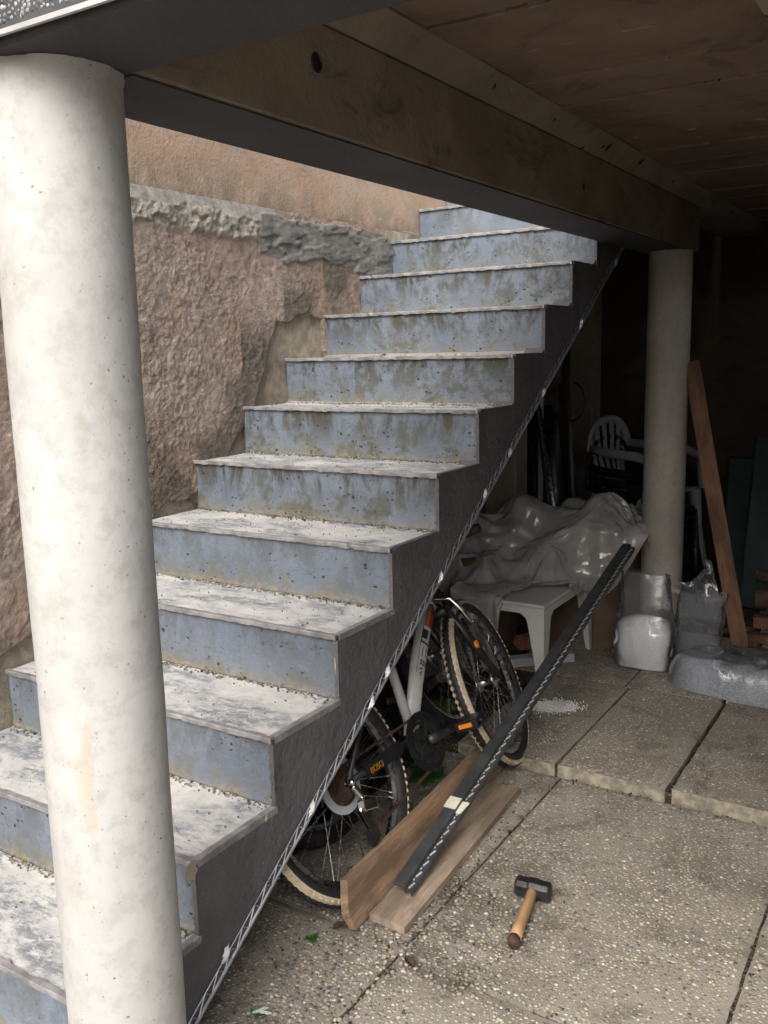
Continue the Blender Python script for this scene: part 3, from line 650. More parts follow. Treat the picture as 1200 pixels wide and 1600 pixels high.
# ================================================================== TERRACE OVERHEAD
ZB, ZC = 1.855, 2.108            # beam underside, ceiling
te = thing('terrace', 'raised concrete terrace over the storage space, brown beam and boarded ceiling beneath', 'terrace', (1.2, 1, ZB))
BX0, BX1, YE = .979, 1.178, 3.25
def slabgrid(name, quad_fn, nu, nv, mat, amp, f, seed):    # displaced sheet from a bilinear patch
    Ug, Vg = np.meshgrid(np.linspace(0, 1, nu), np.linspace(0, 1, nv)); P = quad_fn(Ug.ravel(), Vg.ravel()); return P
m = MB(); m.box(BX0, BX1, -.221, YE, ZB, 2.055); bm_ = bevel(m.build('beam', M_BEAM, te), .006)
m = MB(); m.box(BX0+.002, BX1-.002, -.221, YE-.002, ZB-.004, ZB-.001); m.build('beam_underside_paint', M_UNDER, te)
m = MB(); m.prism([(BX0, -.221, 2.056), (BX1+.002, -.221, 2.056), (BX1+.058, -.221, ZC), (BX1+.058, -.221, 2.18), (BX0, -.221, 2.18)], (0, 4.8, 0)); m.build('haunch', M_HAUNCH, te)
for px_, py_, r_ in ((495, 98, .016), (912, 292, .010)):
    d = fwd+R_*((px_-600)/1427.1443)-U_*((py_-800)/1427.1443); c_ = CAM+d*((BX1+.001-CAM.x)/d.x)
    m = MB(); m.lathe([(r_*1.15, 0), (r_, .002), (r_*.9, -.001), (.0, -.0008)], 18, c=c_, M=Matrix.Rotation(PI/2, 3, 'Y')); m.build('tie_hole', M_DPL, te)
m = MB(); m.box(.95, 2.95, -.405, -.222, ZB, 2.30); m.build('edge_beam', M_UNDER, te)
m = MB(); m.box(.94, 2.95, -.425, -.406, ZB+.012, 2.42); fa = m.build('fascia', m_conc('fascia_cement', (.06, .062, .065), (.085, .087, .09), (.04, .04, .042), False), te)
GP = np.array([(.30, .31, .32), (.20, .21, .225), (.12, .125, .135), (.36, .36, .35), (.21, .215, .23), (.05, .053, .06)]); GW = np.array([.25, .25, .17, .1, .15, .08])
V, Fc, cl = pebbles(.95, 2.1, ZB+.018, 2.30, 0, .0085, np.random.default_rng(9), dens=1.3, hgt=.7, pal=GP, pw=GW, szr=(.7, 1.2))
V = np.stack([V[:, 0], -.425-V[:, 2], V[:, 1]], -1)
t = NT('fascia_gravel'); M_FG = t.fin(t.n('ShaderNodeAttribute', attribute_name='Col').outputs['Color'], .7)
tag(link('fascia_pebbles', mesh('fascia_pebbles', V, Fc[:, ::-1].copy(), True, col=cl), M_FG, fa), kind='stuff')
m = MB(); m.box(.94, 2.95, -.431, -.4255, ZB+.003, ZB+.0095); m.build('drip_edge', M_DRIP, te)
m = MB(); m.box(BX1+.058, 2.95, -.221, 4.75, ZC+.02, 2.34); m.build('slab', M_CONC, te)
m = MB(); m.box(BX0, BX1+.0579, -.221, 4.75, 2.181, 2.34); m.build('slab', M_CONC, te)
B2 = 1.975
m = MB(); m.box(B2, B2+.24, -.221, 4.6, 1.90, ZC+.019); bevel(m.build('beam', M_HAUNCH, te), .006)
rb = random.Random(4); yy = -.22
while yy < 4.55:
    w = .258+rb.uniform(-.012, .012)
    for xa, xb in ((BX1+.0585, B2-.0005), (B2+.2405, 2.94)):
        dz = rb.uniform(-.004, .004)
        m = MB(); m.box(xa, xb, yy+.0035, yy+w-.0035, ZC+dz, ZC+.021); bevel(m.build('ceiling_board', M_BOARD, te), .003, 1)
        if xa < 1.5:
            for q in range(rb.randint(2, 5)):                  # cement crumbs squeezed out of the joint
                xc = rb.uniform(xa+.03, xb-.03); L = rb.uniform(.006, .028); ns = 9
                ring = [(xc+math.cos(2*PI*j/ns)*L*rb.uniform(.6, 1), yy+math.sin(2*PI*j/ns)*.005*rb.uniform(.5, 1.1), ZC-.004) for j in range(ns)]
                mm = MB(); mm.prism(ring, (0, 0, .012)); mm.build('cement_crumb', M_HAUNCH, te)
    yy += w
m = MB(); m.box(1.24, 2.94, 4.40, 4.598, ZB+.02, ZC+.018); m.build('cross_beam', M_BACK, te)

def column(name, label, x, y, r, zt, mat, seed):
    n, mz = 72, 150; th = np.linspace(0, 2*PI, n, endpoint=False); zz = np.linspace(-.04, zt, mz)
    T, Zg = np.meshgrid(th, zz); P = np.stack([np.cos(T).ravel()*r+x, np.sin(T).ravel()*r+y, Zg.ravel()], -1)
    d = (fbm(P, 7, 3, seed)-.5)*.003+(fbm(P, 32, 3, seed+1)-.5)*.0010
    top = sstep(zt-.012, zt-.002, P[:, 2]); d += top*(ridge(P, 40, 2, seed+4)*.010-.003)
    P[:, 0] += np.cos(T).ravel()*d; P[:, 1] += np.sin(T).ravel()*d
    idx = np.arange(n*mz).reshape(mz, n); nxt = np.roll(idx, -1, 1)
    Fq = np.stack([idx[:-1], nxt[:-1], nxt[1:], idx[1:]], -1).reshape(-1, 4)
    o = link(name, mesh(name, P, Fq, True), mat)
    return tag(o, label, 'column')
column('column', 'thick white round concrete column in the foreground beside the lower steps', 1.075, -.285, .1003, ZB-.001, M_COL, 201)
column('column', 'grey-white round concrete column behind the gravel bags, carrying the far beam end', 1.098, 3.06, .0965, ZB-.005, M_COL2, 211)

# enclosure of the covered space
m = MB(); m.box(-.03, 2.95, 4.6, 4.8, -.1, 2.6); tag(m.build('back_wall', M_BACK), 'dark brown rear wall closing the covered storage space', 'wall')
m = MB(); m.box(2.78, 2.95, -.40, 4.598, -.1, 1.853); tag(m.build('end_wall', M_HOUSE), 'beige wall closing the right end of the covered space', 'wall')
m = MB(); m.box(.20, .35, 4.18, 4.33, .0, soff(4.2)+.1); tag(bevel(m.build('rear_post', M_POST), .008), 'square grey post standing in the dark behind the plastic chairs', 'post')
m = MB(); m.box(.24, .41, 2.90, 3.05, .0, soff(2.9)+.1); tag(bevel(m.build('stair_prop', M_POST), .008), 'beige post under the stairs just behind the plastic sheet', 'post')

# ================================================================== BICYCLES
def bicycle(name, label, M, frame_mat, tyre_tread, steer, full, seedn):
    """local axes: x forward, y left, z up; rear axle at the origin."""
    root = thing(name, label, 'bicycle', M=M)
    L = lambda m, n, mat, par=root, sm=False, Mx=None: m.build(n, mat, par, sm, M=Mx if Mx is not None else Matrix())
    RY = Matrix.Rotation(PI/2, 3, 'X')        # lathe axis z -> -y
    def wheel(Mx, side):
        w = bpy.data.objects.new('wheel', None); COL.objects.link(w); w.parent = root; w.matrix_basis = Mx; w.empty_display_size = .05
        R = .300
        m = MB(); prof = [(R-.024+.024*math.cos(a), .024*math.sin(a)) for a in np.linspace(0, 2*PI, 16, endpoint=False)]
        m.lathe(prof, 72, M=RY.to_3x3(), close=True); L(m, 'tyre', M_BLK, w, True)
        for sg in (-1, 1):
            m = MB(); prof = [(R-.024+.0250*math.cos(a), .0250*math.sin(a)) for a in np.linspace(sg*.42, sg*1.25, 6)]
            m.lathe(prof, 72, M=RY.to_3x3()); L(m, 'shoulder_band', tyre_tread, w, True)
        kn, kc = MB(), MB(); n = 84
        for i in range(n):
            for rowi, (a, wd) in enumerate(((-.92, .005), (-.30, .006), (.30, .006), (.92, .005))):
                th = 2*PI*(i+.5*(rowi % 2))/n; rr = R-.024+.0258*math.cos(a); yy = .0258*math.sin(a)
                er = Vector((math.cos(th), 0, math.sin(th))); et = Vector((-math.sin(th), 0, math.cos(th))); ey = Vector((0, 1, 0))
                nrm = er*math.cos(a)+ey*math.sin(a); tn = ey*math.cos(a)-er*math.sin(a)
                (kc if rowi in (1, 2) else kn).obox(er*rr+ey*yy+nrm*.001, et*.0055, tn*wd*.8, nrm*.0020)
        tag(L(kc, 'centre_knobs', M_BLK, w), kind='stuff')
        tag(L(kn, 'tread_knobs', tyre_tread, w), kind='stuff')
        m = MB(); m.lathe([(.252, -.013), (.262, -.013), (.262, .013), (.252, .013), (.240, .007), (.240, -.007)], 72, M=RY.to_3x3(), close=True); L(m, 'rim', M_ALU, w, False)
        m = MB(); m.lathe([(.004, -.055), (.010, -.050), (.012, -.034), (.030, -.032), (.030, -.028), (.013, -.026), (.013, .026), (.030, .028), (.030, .032), (.012, .034), (.010, .050), (.004, .055)], 20, M=RY.to_3x3()); L(m, 'hub', M_ALU, w, True)
        sp = MB()
        for i in range(32):
            sd_ = 1 if i % 2 else -1; a0 = 2*PI*i/32; a1 = a0+(.75 if (i//2) % 2 else -.75)*.62
            p0 = Vector((math.cos(a0)*.028, sd_*.030, math.sin(a0)*.028)); p1 = Vector((math.cos(a1)*.242, 0, math.sin(a1)*.242)); sp.tube([p0, p1], .0011, 5, False)
        L(sp, 'spokes', M_ALU, w)
        return w
    wheel(Matrix(), 0)
    FX = .903
    Fm = Matrix.Translation((FX, 0, .009)) @ Matrix.Rotation(steer, 4, 'Z')
    wheel(Fm, 1)
    bb = Vector((.385, 0, -.015)); hd0 = Vector((.745, 0, .335)); hd1 = Vector((.715, 0, .425)); stt = Vector((.435, 0, .290))
    # frame
    m = MB(); m.tube([bb+Vector((.01, 0, .01)), bb.lerp(hd0, .5)+Vector((-.01, 0, .012)), hd0+Vector((-.005, 0, .015))], [.028, .031, .028], 16, sx=.63); dt = L(m, 'down_tube', frame_mat, root, True)
    m = MB(); m.tube([bb+Vector((.022, 0, .01)), stt], .0155, 14); L(m, 'seat_tube', frame_mat, root, True)
    m = MB(); m.tube([stt+Vector((0, 0, -.03)), hd1], [.017, .019], 14); L(m, 'top_tube', frame_mat, root, True)
    m = MB(); m.tube([hd0+Vector((.006, 0, -.02)), hd1+Vector((-.006, 0, .015))], .021, 16); L(m, 'head_tube', frame_mat, root, True)
    m = MB(); m.tube([bb+Vector((0, -.036, 0)), bb+Vector((0, .036, 0))], .021, 16); L(m, 'bottom_bracket', M_BLKM, root, True)
    for sgn in (-1, 1):
        m = MB(); m.tube([bb+Vector((-.02, sgn*.025, 0)), Vector((.25, sgn*.045, .0)), Vector((0, sgn*.062, 0))], [.012, .011, .009], 10); L(m, 'chain_stay', M_BLKM, root, True)
        m = MB(); m.tube([stt+Vector((-.01, sgn*.02, -.06)), Vector((.2, sgn*.045, .16)), Vector((0, sgn*.062, .004))], .0085, 10); L(m, 'seat_stay', M_BLKM, root, True)
    # fork turns with the front wheel; its axis runs from the axle up to the head tube
    ax = (hd1-hd0).normalized(); cr = hd0+ax*-.035
    for sgn in (-1, 1):
        t_ = Fm @ Vector((0, sgn*.052, 0)); k_ = cr+Vector((math.sin(steer)*-sgn*.048, sgn*.048*math.cos(steer), 0))
        m = MB(); m.tube([t_, t_.lerp(k_, .5), k_], [.011, .016, .014], 12); L(m, 'fork_leg', M_BLKM, root, True)
    m = MB(); m.tube([cr+Vector((0, -.055, 0)), cr+Vector((0, .055, 0))], .018, 12); L(m, 'fork_crown', M_BLKM, root, True)
    m = MB(); m.tube([hd1, hd1+ax*.07, hd1+ax*.085+Vector((.06, 0, .01))], .014, 10); L(m, 'stem', M_BLKM, root, True)
    hb = hd1+ax*.085+Vector((.06, 0, .01)); m = MB(); hy = Vector((-math.sin(steer), math.cos(steer), 0)); hx = Vector((math.cos(steer), math.sin(steer), 0))
    m.tube([hb-hy*.19-hx*.03, hb-hy*.08, hb+hy*.08, hb+hy*.19-hx*.03], .0115, 10); L(m, 'handlebar', M_BLKM, root, True)
    for sgn in (-1, 1):
        m = MB(); a = hb+hy*(sgn*.17)-hx*.025; m.tube([a, a+hy*(sgn*.11)-hx*.012], .017, 12); L(m, 'grip', M_BLK, root, True)
    # saddle is folded low under the stair
    m = MB(); m.tube([stt, stt+Vector((-.02, 0, .035))], .0125, 10); L(m, 'seat_post', M_ALU, root, True)
    # drive train on the right-hand side (-y)
    m = MB(); c0 = bb+Vector((-.008, -.052, -.010))
    def disc(mb, c, r0, r1, t, teeth=0, n=64):
        prof = [(r0, -t), (r1, -t), (r1, t), (r0, t)]; mb.lathe(prof, n, c=c, M=RY.to_3x3(), close=True)
        for i in range(teeth):
            th = 2*PI*i/teeth; er = Vector((math.cos(th), 0, math.sin(th))); et = Vector((-math.sin(th), 0, math.cos(th))); mb.obox(c+er*(r1+.002), er*.003, et*.0025, Vector((0, t, 0)))
    disc(m, c0+Vector((0, -.006, 0)), .064, .080, .0018, 40); disc(m, c0, .052, .062, .0015); disc(m, c0+Vector((0, .004, 0)), .010, .042, .0015)
    for i in range(4):
        th = PI/4+i*PI/2; e = Vector((math.cos(th), 0, math.sin(th))); m.obox(c0+e*.045+Vector((0, -.004, 0)), e*.025, Vector((-e.z, 0, e.x))*.006, Vector((0, .0025, 0)))
    L(m, 'chainring', M_BLKM, root)
    m = MB(); disc(m, c0+Vector((0, -.012, 0)), .076, .090, .0018); L(m, 'chain_guard', M_DPL, root)
    pd = c0+Vector((.150, -.040, -.012))
    m = MB(); m.tube([c0+Vector((0, -.024, 0)), c0+Vector((.07, -.030, -.006)), pd+Vector((0, .012, 0))], [.016, .012, .011], 12, sx=.7); cr_ = L(m, 'crank', M_BLKM, root, True)
    def pedal(c):
        m = MB(); m.obox(c+Vector((0, -.045, .012)), (.032, 0, .003), (0, .042, 0), (-.0005, 0, .005)); m.obox(c+Vector((0, -.045, -.010)), (.032, 0, .003), (0, .042, 0), (-.0005, 0, .004))
        m.obox(c+Vector((-.030, -.045, 0)), (.004, 0, 0), (0, .042, 0), (0, 0, .012)); m.obox(c+Vector((.030, -.045, .001)), (.004, 0, 0), (0, .042, 0), (0, 0, .012)); m.tube([c+Vector((0, .012, 0)), c+Vector((0, -.088, 0))], .0075, 8)
        p = bevel(L(m, 'pedal', M_DPL, root), .002)
        for q in ((-1, 1) if full else ()):
            m = MB(); m.obox(c+Vector((q*.0355, -.045, .001)), (.0022, 0, 0), (0, .024, 0), (0, 0, .0065)); L(m, 'reflector', M_ORG, p)
    pedal(pd)
    pe = bb+Vector((-.150, .075, .0))
    m = MB(); m.tube([bb+Vector((0, .05, 0)), bb+Vector((-.08, .055, 0)), pe], .010, 10); L(m, 'crank', M_BLKM, root, True)
    m = MB()
    for j, (r, o_) in enumerate(((.056, -.036), (.050, -.040), (.044, -.044), (.038, -.048), (.032, -.052), (.026, -.056))): disc(m, Vector((0, o_, 0)), .010, r, .0010, 0, 40)
    L(m, 'cassette', M_RUST, root)
    m = MB(); disc(m, Vector((0, -.031, 0)), .03, .078, .0012); L(m, 'spoke_protector', M_GPL, root)
    # chain: upper and lower run as links
    for a, b in ((Vector((0, -.048, .044)), c0+Vector((-.02, -.004, .078))), (Vector((.01, -.056, -.150)), c0+Vector((-.01, -.004, -.080)))):
        ch = MB(); n = int((b-a).length/.0125)
        for i in range(n):
            p = a.lerp(b, (i+.5)/n); d = (b-a).normalized(); u_ = d.cross(Vector((0, 1, 0)))
            ch.obox(p, d*.0058, Vector((0, .0032 if i % 2 else .0022, 0)), u_*.0038)
        tag(L(ch, 'chain_run', M_RUST, root), kind='stuff')
    # rear derailleur
    dr = Vector((.022, -.070, -.052))
    m = MB(); m.tube([Vector((.004, -.066, -.010)), dr], .011, 10); m.obox(dr+Vector((.006, -.002, -.022)), (.026, 0, -.006), (0, .013, 0), (.004, 0, .015)); rd = bevel(L(m, 'derailleur', M_CHR, root), .003)
    m = MB()
    for o_ in (-.004, .006):
        m.obox(Vector((.018, -.062+o_*1.2, -.120)), (.011, 0, .004), (0, .0012, 0), (-.012, 0, .050))
    L(m, 'cage', M_CHR, rd)
    for c in (Vector((.026, -.062, -.086)), Vector((.008, -.062, -.158))):
        m = MB(); disc(m, c, .004, .019, .0028, 11, 24); L(m, 'jockey_wheel', M_BLKM, rd)
    # axle nut, brake arms with chrome noodle, fork reflector
    m = MB(); m.tube([Vector((0, -.058, 0)), Vector((0, -.082, 0))], [.010, .008], 10); L(m, 'axle_nut', M_CHR, root, True)
    if full:
        b0 = cr+Vector((.030, -.045, -.02))
        for sgn in (-1, 1):
            m = MB(); m.tube([cr+Vector((.02, sgn*.046, -.10)), cr+Vector((.036, sgn*.05, -.02)), cr+Vector((.036, sgn*.03, .028))], .006, 8); L(m, 'brake_arm', M_BLKM, root, True)
        m = MB(); m.tube([cr+Vector((.00, .05, .030)), cr+Vector((.030, .0, .050)), cr+Vector((.052, -.050, .030)), cr+Vector((.072, -.066, -.022)), cr+Vector((.086, -.072, -.075))], [.007, .009, .010, .010, .009], 10); L(m, 'brake_lever', M_CHR, root, True)
        m = MB(); m.lathe([(.0, -.006), (.014, -.005), (.015, .002), (.0, .004)], 18, c=Fm @ Vector((-.10, -.055, .145)), M=RY.to_3x3()); L(m, 'reflector', M_ORG, root, True)
    # lettering of the down tube, on its right side
    if full:
        dvec = (hd0-bb); dn = dvec.normalized(); up_ = Vector((0, -1, 0)).cross(dn).normalized()
        def at(s, w, o=.0): 
            c = bb.lerp(hd0, s); bow = 4*s*(1-s); return c+Vector((-.01, 0, .012))*bow*.9+up_*w+Vector((0, -.0206-o, 0))
        def patch(s0, s1, w0, w1, mat, o=.0, nm='decal'):
            m = MB(); n = 5; nw = 6; V = []
            for i in range(n+1):
                for w in np.linspace(w0, w1, nw):
                    s = s0+(s1-s0)*i/n; yy = math.sqrt(max(.0, 1-(w/.0300)**2)); p = at(s, w, o); p.y = -.0190*yy-.0016-o; V.append(p)
            m.add(V, [(nw*i+q, nw*i+q+1, nw*(i+1)+q+1, nw*(i+1)+q) for i in range(n) for q in range(nw-1)]); L(m, nm, mat, dt)
        patch(.44, .995, -.021, .019, M_NAVY)
        patch(.81, .93, -.002, .016, M_ORG2, .0008); patch(.81, .92, -.018, -.006, M_REDS, .0008)
        for q in (.94, .955, .97): patch(q, q+.008, -.002, .016, M_ORG2, .0008)
        # first outlined letter
        patch(.775, .805, -.017, .017, M_WHT, .0008); patch(.70, .775, -.017, -.004, M_WHT, .0008); patch(.68, .705, -.017, .016, M_WHT, .0008)
        # second letter on white, then black glyphs
        patch(.40, .665, -.020, .018, M_WHT, .0008)
        patch(.565, .64, .006, .009, M_NAVY, .0014); patch(.565, .64, -.010, -.007, M_NAVY, .0014)
        for w0 in (-.014, -.004, .006): patch(.50, .545, w0, w0+.0034, M_NAVY, .0014)
        for q in (.508, .528): patch(q, q+.007, -.016, .012, M_NAVY, .0014)
        for i, (q, w) in enumerate(((.478, -.002), (.468, .004), (.452, -.004), (.44, .002), (.428, .0))): patch(q, q+.009, w, w+.007, M_NAVY, .0014)
        cu = bpy.data.curves.new('chain_stay_lettering', 'FONT'); cu.body = 'BOSO'; cu.size = .025; cu.extrude = .0006; cu.materials.append(M_ORG2)
        tmp = bpy.data.objects.new('lettering_source', cu); COL.objects.link(tmp); dg_ = bpy.context.evaluated_depsgraph_get(); tme = bpy.data.meshes.new_from_object(tmp.evaluated_get(dg_)); bpy.data.objects.remove(tmp)
        a, b = Vector((.085, -.0755, -.012)), Vector((.25, -.0635, -.012)); xd = (b-a).normalized(); zd = Vector((0, -1, 0)); zd = (zd-xd*zd.dot(xd)).normalized(); yd = zd.cross(xd)
        mm = Matrix((xd, yd, zd)).transposed().to_4x4(); mm.translation = a
        fo = bpy.data.objects.new('stay_lettering', tme); COL.objects.link(fo); fo.parent = root; fo.matrix_basis = mm
        m = MB(); m.obox((.17, -.060, .0), (.10, .0073, 0), (.0, .004, 0), (0, 0, .019)); L(m, 'stay_guard', M_DPL, root)
    return root
def lean_matrix(pos, az, el):
    n = Vector((math.cos(el)*math.cos(az), math.cos(el)*math.sin(az), math.sin(el))); u = Vector((-math.sin(az), math.cos(az), 0)); v = n.cross(u)
    M = Matrix((u, -n, v)).transposed().to_4x4(); M.translation = pos; return M
bicycle('bicycle', 'white-framed mountain bike with cream-edged tyres leaning under the stairs', lean_matrix((.885, .616, .274), math.radians(-2), math.radians(25)), M_WHT, M_CREAM, math.radians(14), True, 1)
bicycle('bicycle', 'dark red bicycle behind the white one, mostly hidden under the stairs', lean_matrix((.64, .79, .276), math.radians(1), math.radians(27)), M_RED, M_BLK, math.radians(4), False, 2)

# ================================================================== PLANKS, PROFILE, HAMMER
def frame(o, xd, yd):
    x = Vector(xd).normalized(); z = x.cross(Vector(yd)).normalized(); y = z.cross(x); M = Matrix((x, y, z)).transposed().to_4x4(); M.translation = Vector(o); return M
def plank(name, label, cat, M, Lx, Wy, T, mat, ends=None, group=None, warp=.004, seed=0):
    """plank from local origin along +x, width +y, thickness +z."""
    nx, ny = 30, 6; V = []; rr = np.random.default_rng(seed); Fs = []
    gx = np.linspace(0, 1, nx); gy = np.linspace(0, 1, ny)
    for zt in (0, 1):
        for i, a in enumerate(gx):
            for j, b in enumerate(gy):
                e0 = (ends[0](b) if ends else 0); e1 = (ends[1](b) if ends else 0)
                x = (Lx+e1)*a+e0*(1-a)
                edge = .0022 if (j in (0, ny-1) and zt == 1) else 0
                V.append((x, Wy*b+warp*math.sin(2.3*a+seed)*.6+rr.normal(0, .0004), T*zt+warp*math.sin(3*a+seed*2)*a*(1-a)*2-edge))
    n = nx*ny; ix = lambda z, i, j: z*n+i*ny+j
    for i in range(nx-1):
        for j in range(ny-1): Fs += [(ix(1, i, j), ix(1, i+1, j), ix(1, i+1, j+1), ix(1, i, j+1)), (ix(0, i, j), ix(0, i, j+1), ix(0, i+1, j+1), ix(0, i+1, j))]
        Fs += [(ix(0, i, 0), ix(0, i+1, 0), ix(1, i+1, 0), ix(1, i, 0)), (ix(0, i, ny-1), ix(1, i, ny-1), ix(1, i+1, ny-1), ix(0, i+1, ny-1))]
    for j in range(ny-1): Fs += [(ix(0, 0, j), ix(1, 0, j), ix(1, 0, j+1), ix(0, 0, j+1)), (ix(0, nx-1, j), ix(0, nx-1, j+1), ix(1, nx-1, j+1), ix(1, nx-1, j))]
    o = link(name, mesh(name, V, Fs), mat, None, M); return tag(o, label, cat, group)
# plank A: wide, tipped against the bike: near edge on the paving, far edge raised
pA0, pA1 = Vector((1.050, .428, .004)), Vector((.985, 1.50, .004)); qd = Vector((-.026, -.015, .118))
plank('plank', 'wide reddish-brown plank with a knot hole, tipped against the bicycle wheels', 'plank', frame(pA0, pA1-pA0, qd), (pA1-pA0).length, .128, .022, M_WA, (lambda b: .05*max(0, b-.5)+.05*max(0, .35-b), lambda b: 0), seed=3)
plA = [o for o in bpy.data.objects if o.name.startswith('plank')][-1]
plank('plank', 'flat weathered plank lying on the paving below the black metal profile', 'plank', frame((1.176, .497, .004), (-.044, .82, 0), (-1, -.05, 0)), .822, .107, .022, M_WB, (lambda b: .012*b, lambda b: -.02*b), seed=5)
for (kx, ky, kr, km, kz) in ((.335, .086, .022, M_WB, .0006), (.335, .086, .011, M_RUST, .0013)):
    m = MB(); rr = random.Random(3); n = 18; m.add([(kx+math.cos(2*PI*i/n)*kr*1.7*rr.uniform(.75, 1.1), ky+math.sin(2*PI*i/n)*kr*.8*rr.uniform(.75, 1.1), -kz) for i in range(n)]+[(kx, ky, -kz)], [(i, (i+1) % n, n) for i in range(n)])
    m.build('knot', km, plA, M=Matrix())
# black perforated profile
f0, f1 = Vector((1.103, .600, .058)), Vector((1.040, 2.70, .560)); dd = (f1-f0).normalized(); Lp = (f1-f0).length
side = Vector((1, .03, 0)); side = (side-dd*side.dot(dd)).normalized(); nrm = side.cross(dd).normalized()
if nrm.z < 0: nrm = -nrm
pr = thing('metal_profile', 'long dark grey perforated metal profile bundle propped from the planks up to the sheet', 'metal profile', f0)
m = MB(); m.obox(f0+dd*Lp/2-side*.003, dd*Lp/2, side*.0165, nrm*.004); m.obox(f0+dd*Lp/2+side*.0145-nrm*.010, dd*Lp/2, side*.0018, nrm*.013)
bevel(m.build('web', M_PROF, pr), .001)
m = MB(); m.obox(f0+dd*Lp/2+side*.0235-nrm*.012, dd*Lp/2, side*.008, nrm*.0012); m.obox(f0+dd*Lp/2+side*.0325-nrm*.019, dd*Lp/2, side*.0012, nrm*.007); m.build('flange', M_PROF, pr)
m = MB(); s_ = .02
while s_ < Lp-.02:
    m.obox(f0+dd*s_+side*.0245-nrm*.0095, (dd*.0105+side*.0034), (side*.0018-dd*.0008), nrm*.0012)
    m.obox(f0+dd*(s_+.021)+side*.0205-nrm*.0095, dd*.0028, side*.0016, nrm*.0012); s_ += .042
m.build('perforation_edge', M_SILV, pr)
tp = f0+dd*.335
m = MB(); m.obox(tp-side*.003+nrm*.0048, dd*.024, side*.0185, nrm*.0009); m.obox(tp+side*.0225+nrm*.0025-nrm*.009, dd*.026+side*.004, side*.0125, nrm*.0009); m.build('tape', M_TAPE, pr)
# hammer
hm = thing('hammer', 'short-handled club hammer with dark steel head and worn wooden handle lying on the paving', 'hammer', (1.394, .796, .006))
hc = Vector((1.394, .800, .031)); hx = Vector((.0455, .0055, 0)); hyv = Vector((-.0035, .0225, 0)); hzv = Vector((0, 0, .0235))
V = []; prof8 = [(1, .55), (.55, 1), (-.55, 1), (-1, .55), (-1, -.55), (-.55, -1), (.55, -1), (1, -.55)]
for sx_, sc_ in ((-1.03, .80), (-.97, .93), (-.90, 1.0), (-.30, 1.0), (-.15, 1.08), (.15, 1.08), (.30, 1.0), (.90, 1.0), (.97, .93), (1.03, .80)):
    for a, b in prof8: V.append(hc+hx*sx_+hyv*a*sc_+hzv*b*sc_)
m = MB(); Fs = []
for i in range(9):
    for k in range(8): Fs.append((i*8+k, i*8+(k+1) % 8, (i+1)*8+(k+1) % 8, (i+1)*8+k))
Fs += [tuple(range(8))[::-1], tuple(72+k for k in range(8))]; m.add(V, Fs); bevel(m.build('head', M_IRON, hm), .0016)
h0 = hc+Vector((-.003, .022, .0)); h1 = Vector((1.436, .575, .022))
pts = [h0.lerp(h1, a) for a in (0, .12, .22, .45, .75, .93, .97, 1.0)]
Mh = frame(h0, h1-h0, (1, 0, 0)); Li = Mh.inverted()
m = MB(); m.tube([Li @ p for p in pts[:6]], [.0150, .0155, .0165, .0172, .0180, .0190], 16, sx=.82); link('handle', mesh('handle', m.v, m.f, True), M_WH, hm, Matrix.Translation(-Vector((1.394, .796, .006))) @ Mh)
m = MB(); m.tube([Li @ p for p in pts[5:]], [.0193, .0195, .0150], 16, sx=.82); link('handle_end', mesh('handle_end', m.v, m.f, True), M_RUST, hm, Matrix.Translation(-Vector((1.394, .796, .006))) @ Mh)
# leaning timber against the far column
t0, t1 = Vector((1.512, 2.93, .04)), Vector((1.222, 3.045, 1.352)); dd2 = (t1-t0)
Mt = frame(t0+Vector((-.045, 0, 0)), dd2, (1, .25, .2))
plank('timber', 'orange-brown squared timber leaning against the far column', 'timber', Mt, dd2.length, .070, .052, M_WC, seed=9, warp=.006)

# ================================================================== GRAVEL BAGS
CR = lambda P, a, sd: crumple(P, a, sd)
def blob_bag(name, label, prof_fn, cx, cy, zs, mat, parent=None, n=110, crumple_=.012, seed=0, thing_=True, cat='bag', smooth=True, closed=True):
    V = []; th = np.linspace(0, 2*PI, n, endpoint=False)
    for i, z in enumerate(zs):
        f = i/(len(zs)-1)
        for a in th: x, y = prof_fn(f, a); V.append((cx+x, cy+y, z))
    V = np.array(V); P = V.copy(); idx = np.arange(len(zs)*n).reshape(len(zs), n); nx_ = np.roll(idx, -1, 1)
    d = (ridge(P, 9, 3, seed)-.5)*crumple_+CR(P, crumple_*.8, seed)*(1 if not closed else .25); r = V[:, :2]-np.array([cx, cy]); r = r/(np.linalg.norm(r, axis=1, keepdims=True)+1e-6); V[:, :2] += r*d[:, None]
    Fs = [tuple(q) for q in np.stack([idx[:-1], nx_[:-1], nx_[1:], idx[1:]], -1).reshape(-1, 4)]
    Fs.append(tuple(idx[0][::-1]))
    if closed: Fs.append(tuple(idx[-1]))
    return mesh(name, V, Fs, smooth)
def crumple(P, amp, seed, n=9, f0=4, f1=14):
    rg_ = np.random.default_rng(seed); h = np.zeros(len(P)); wp_ = np.stack([fbm(P, 6, 2, seed+1), fbm(P, 6, 2, seed+2), fbm(P, 6, 2, seed+3)], -1)*.12
    for q in range(n):
        d = rg_.normal(size=3); d /= np.linalg.norm(d); f_ = rg_.uniform(f0, f1); tri = np.abs(((P+wp_) @ d*f_+rg_.random()) % 1.0-.5)*2
        h += (tri-.5)*sstep(.3, .6, vnoise(P, 6, seed+20+q))*amp*f0/f_
    return h
def sq(a, hx_, hy_, p=3.2):
    c, s = math.cos(a), math.sin(a); k = (abs(c)**p+abs(s)**p)**(-1/p); return c*k*hx_, s*k*hy_
wb_ = thing('gravel_bag', 'open clear plastic bag half filled with white gravel, standing before the far column', 'bag', (1.15, 2.63, .038))
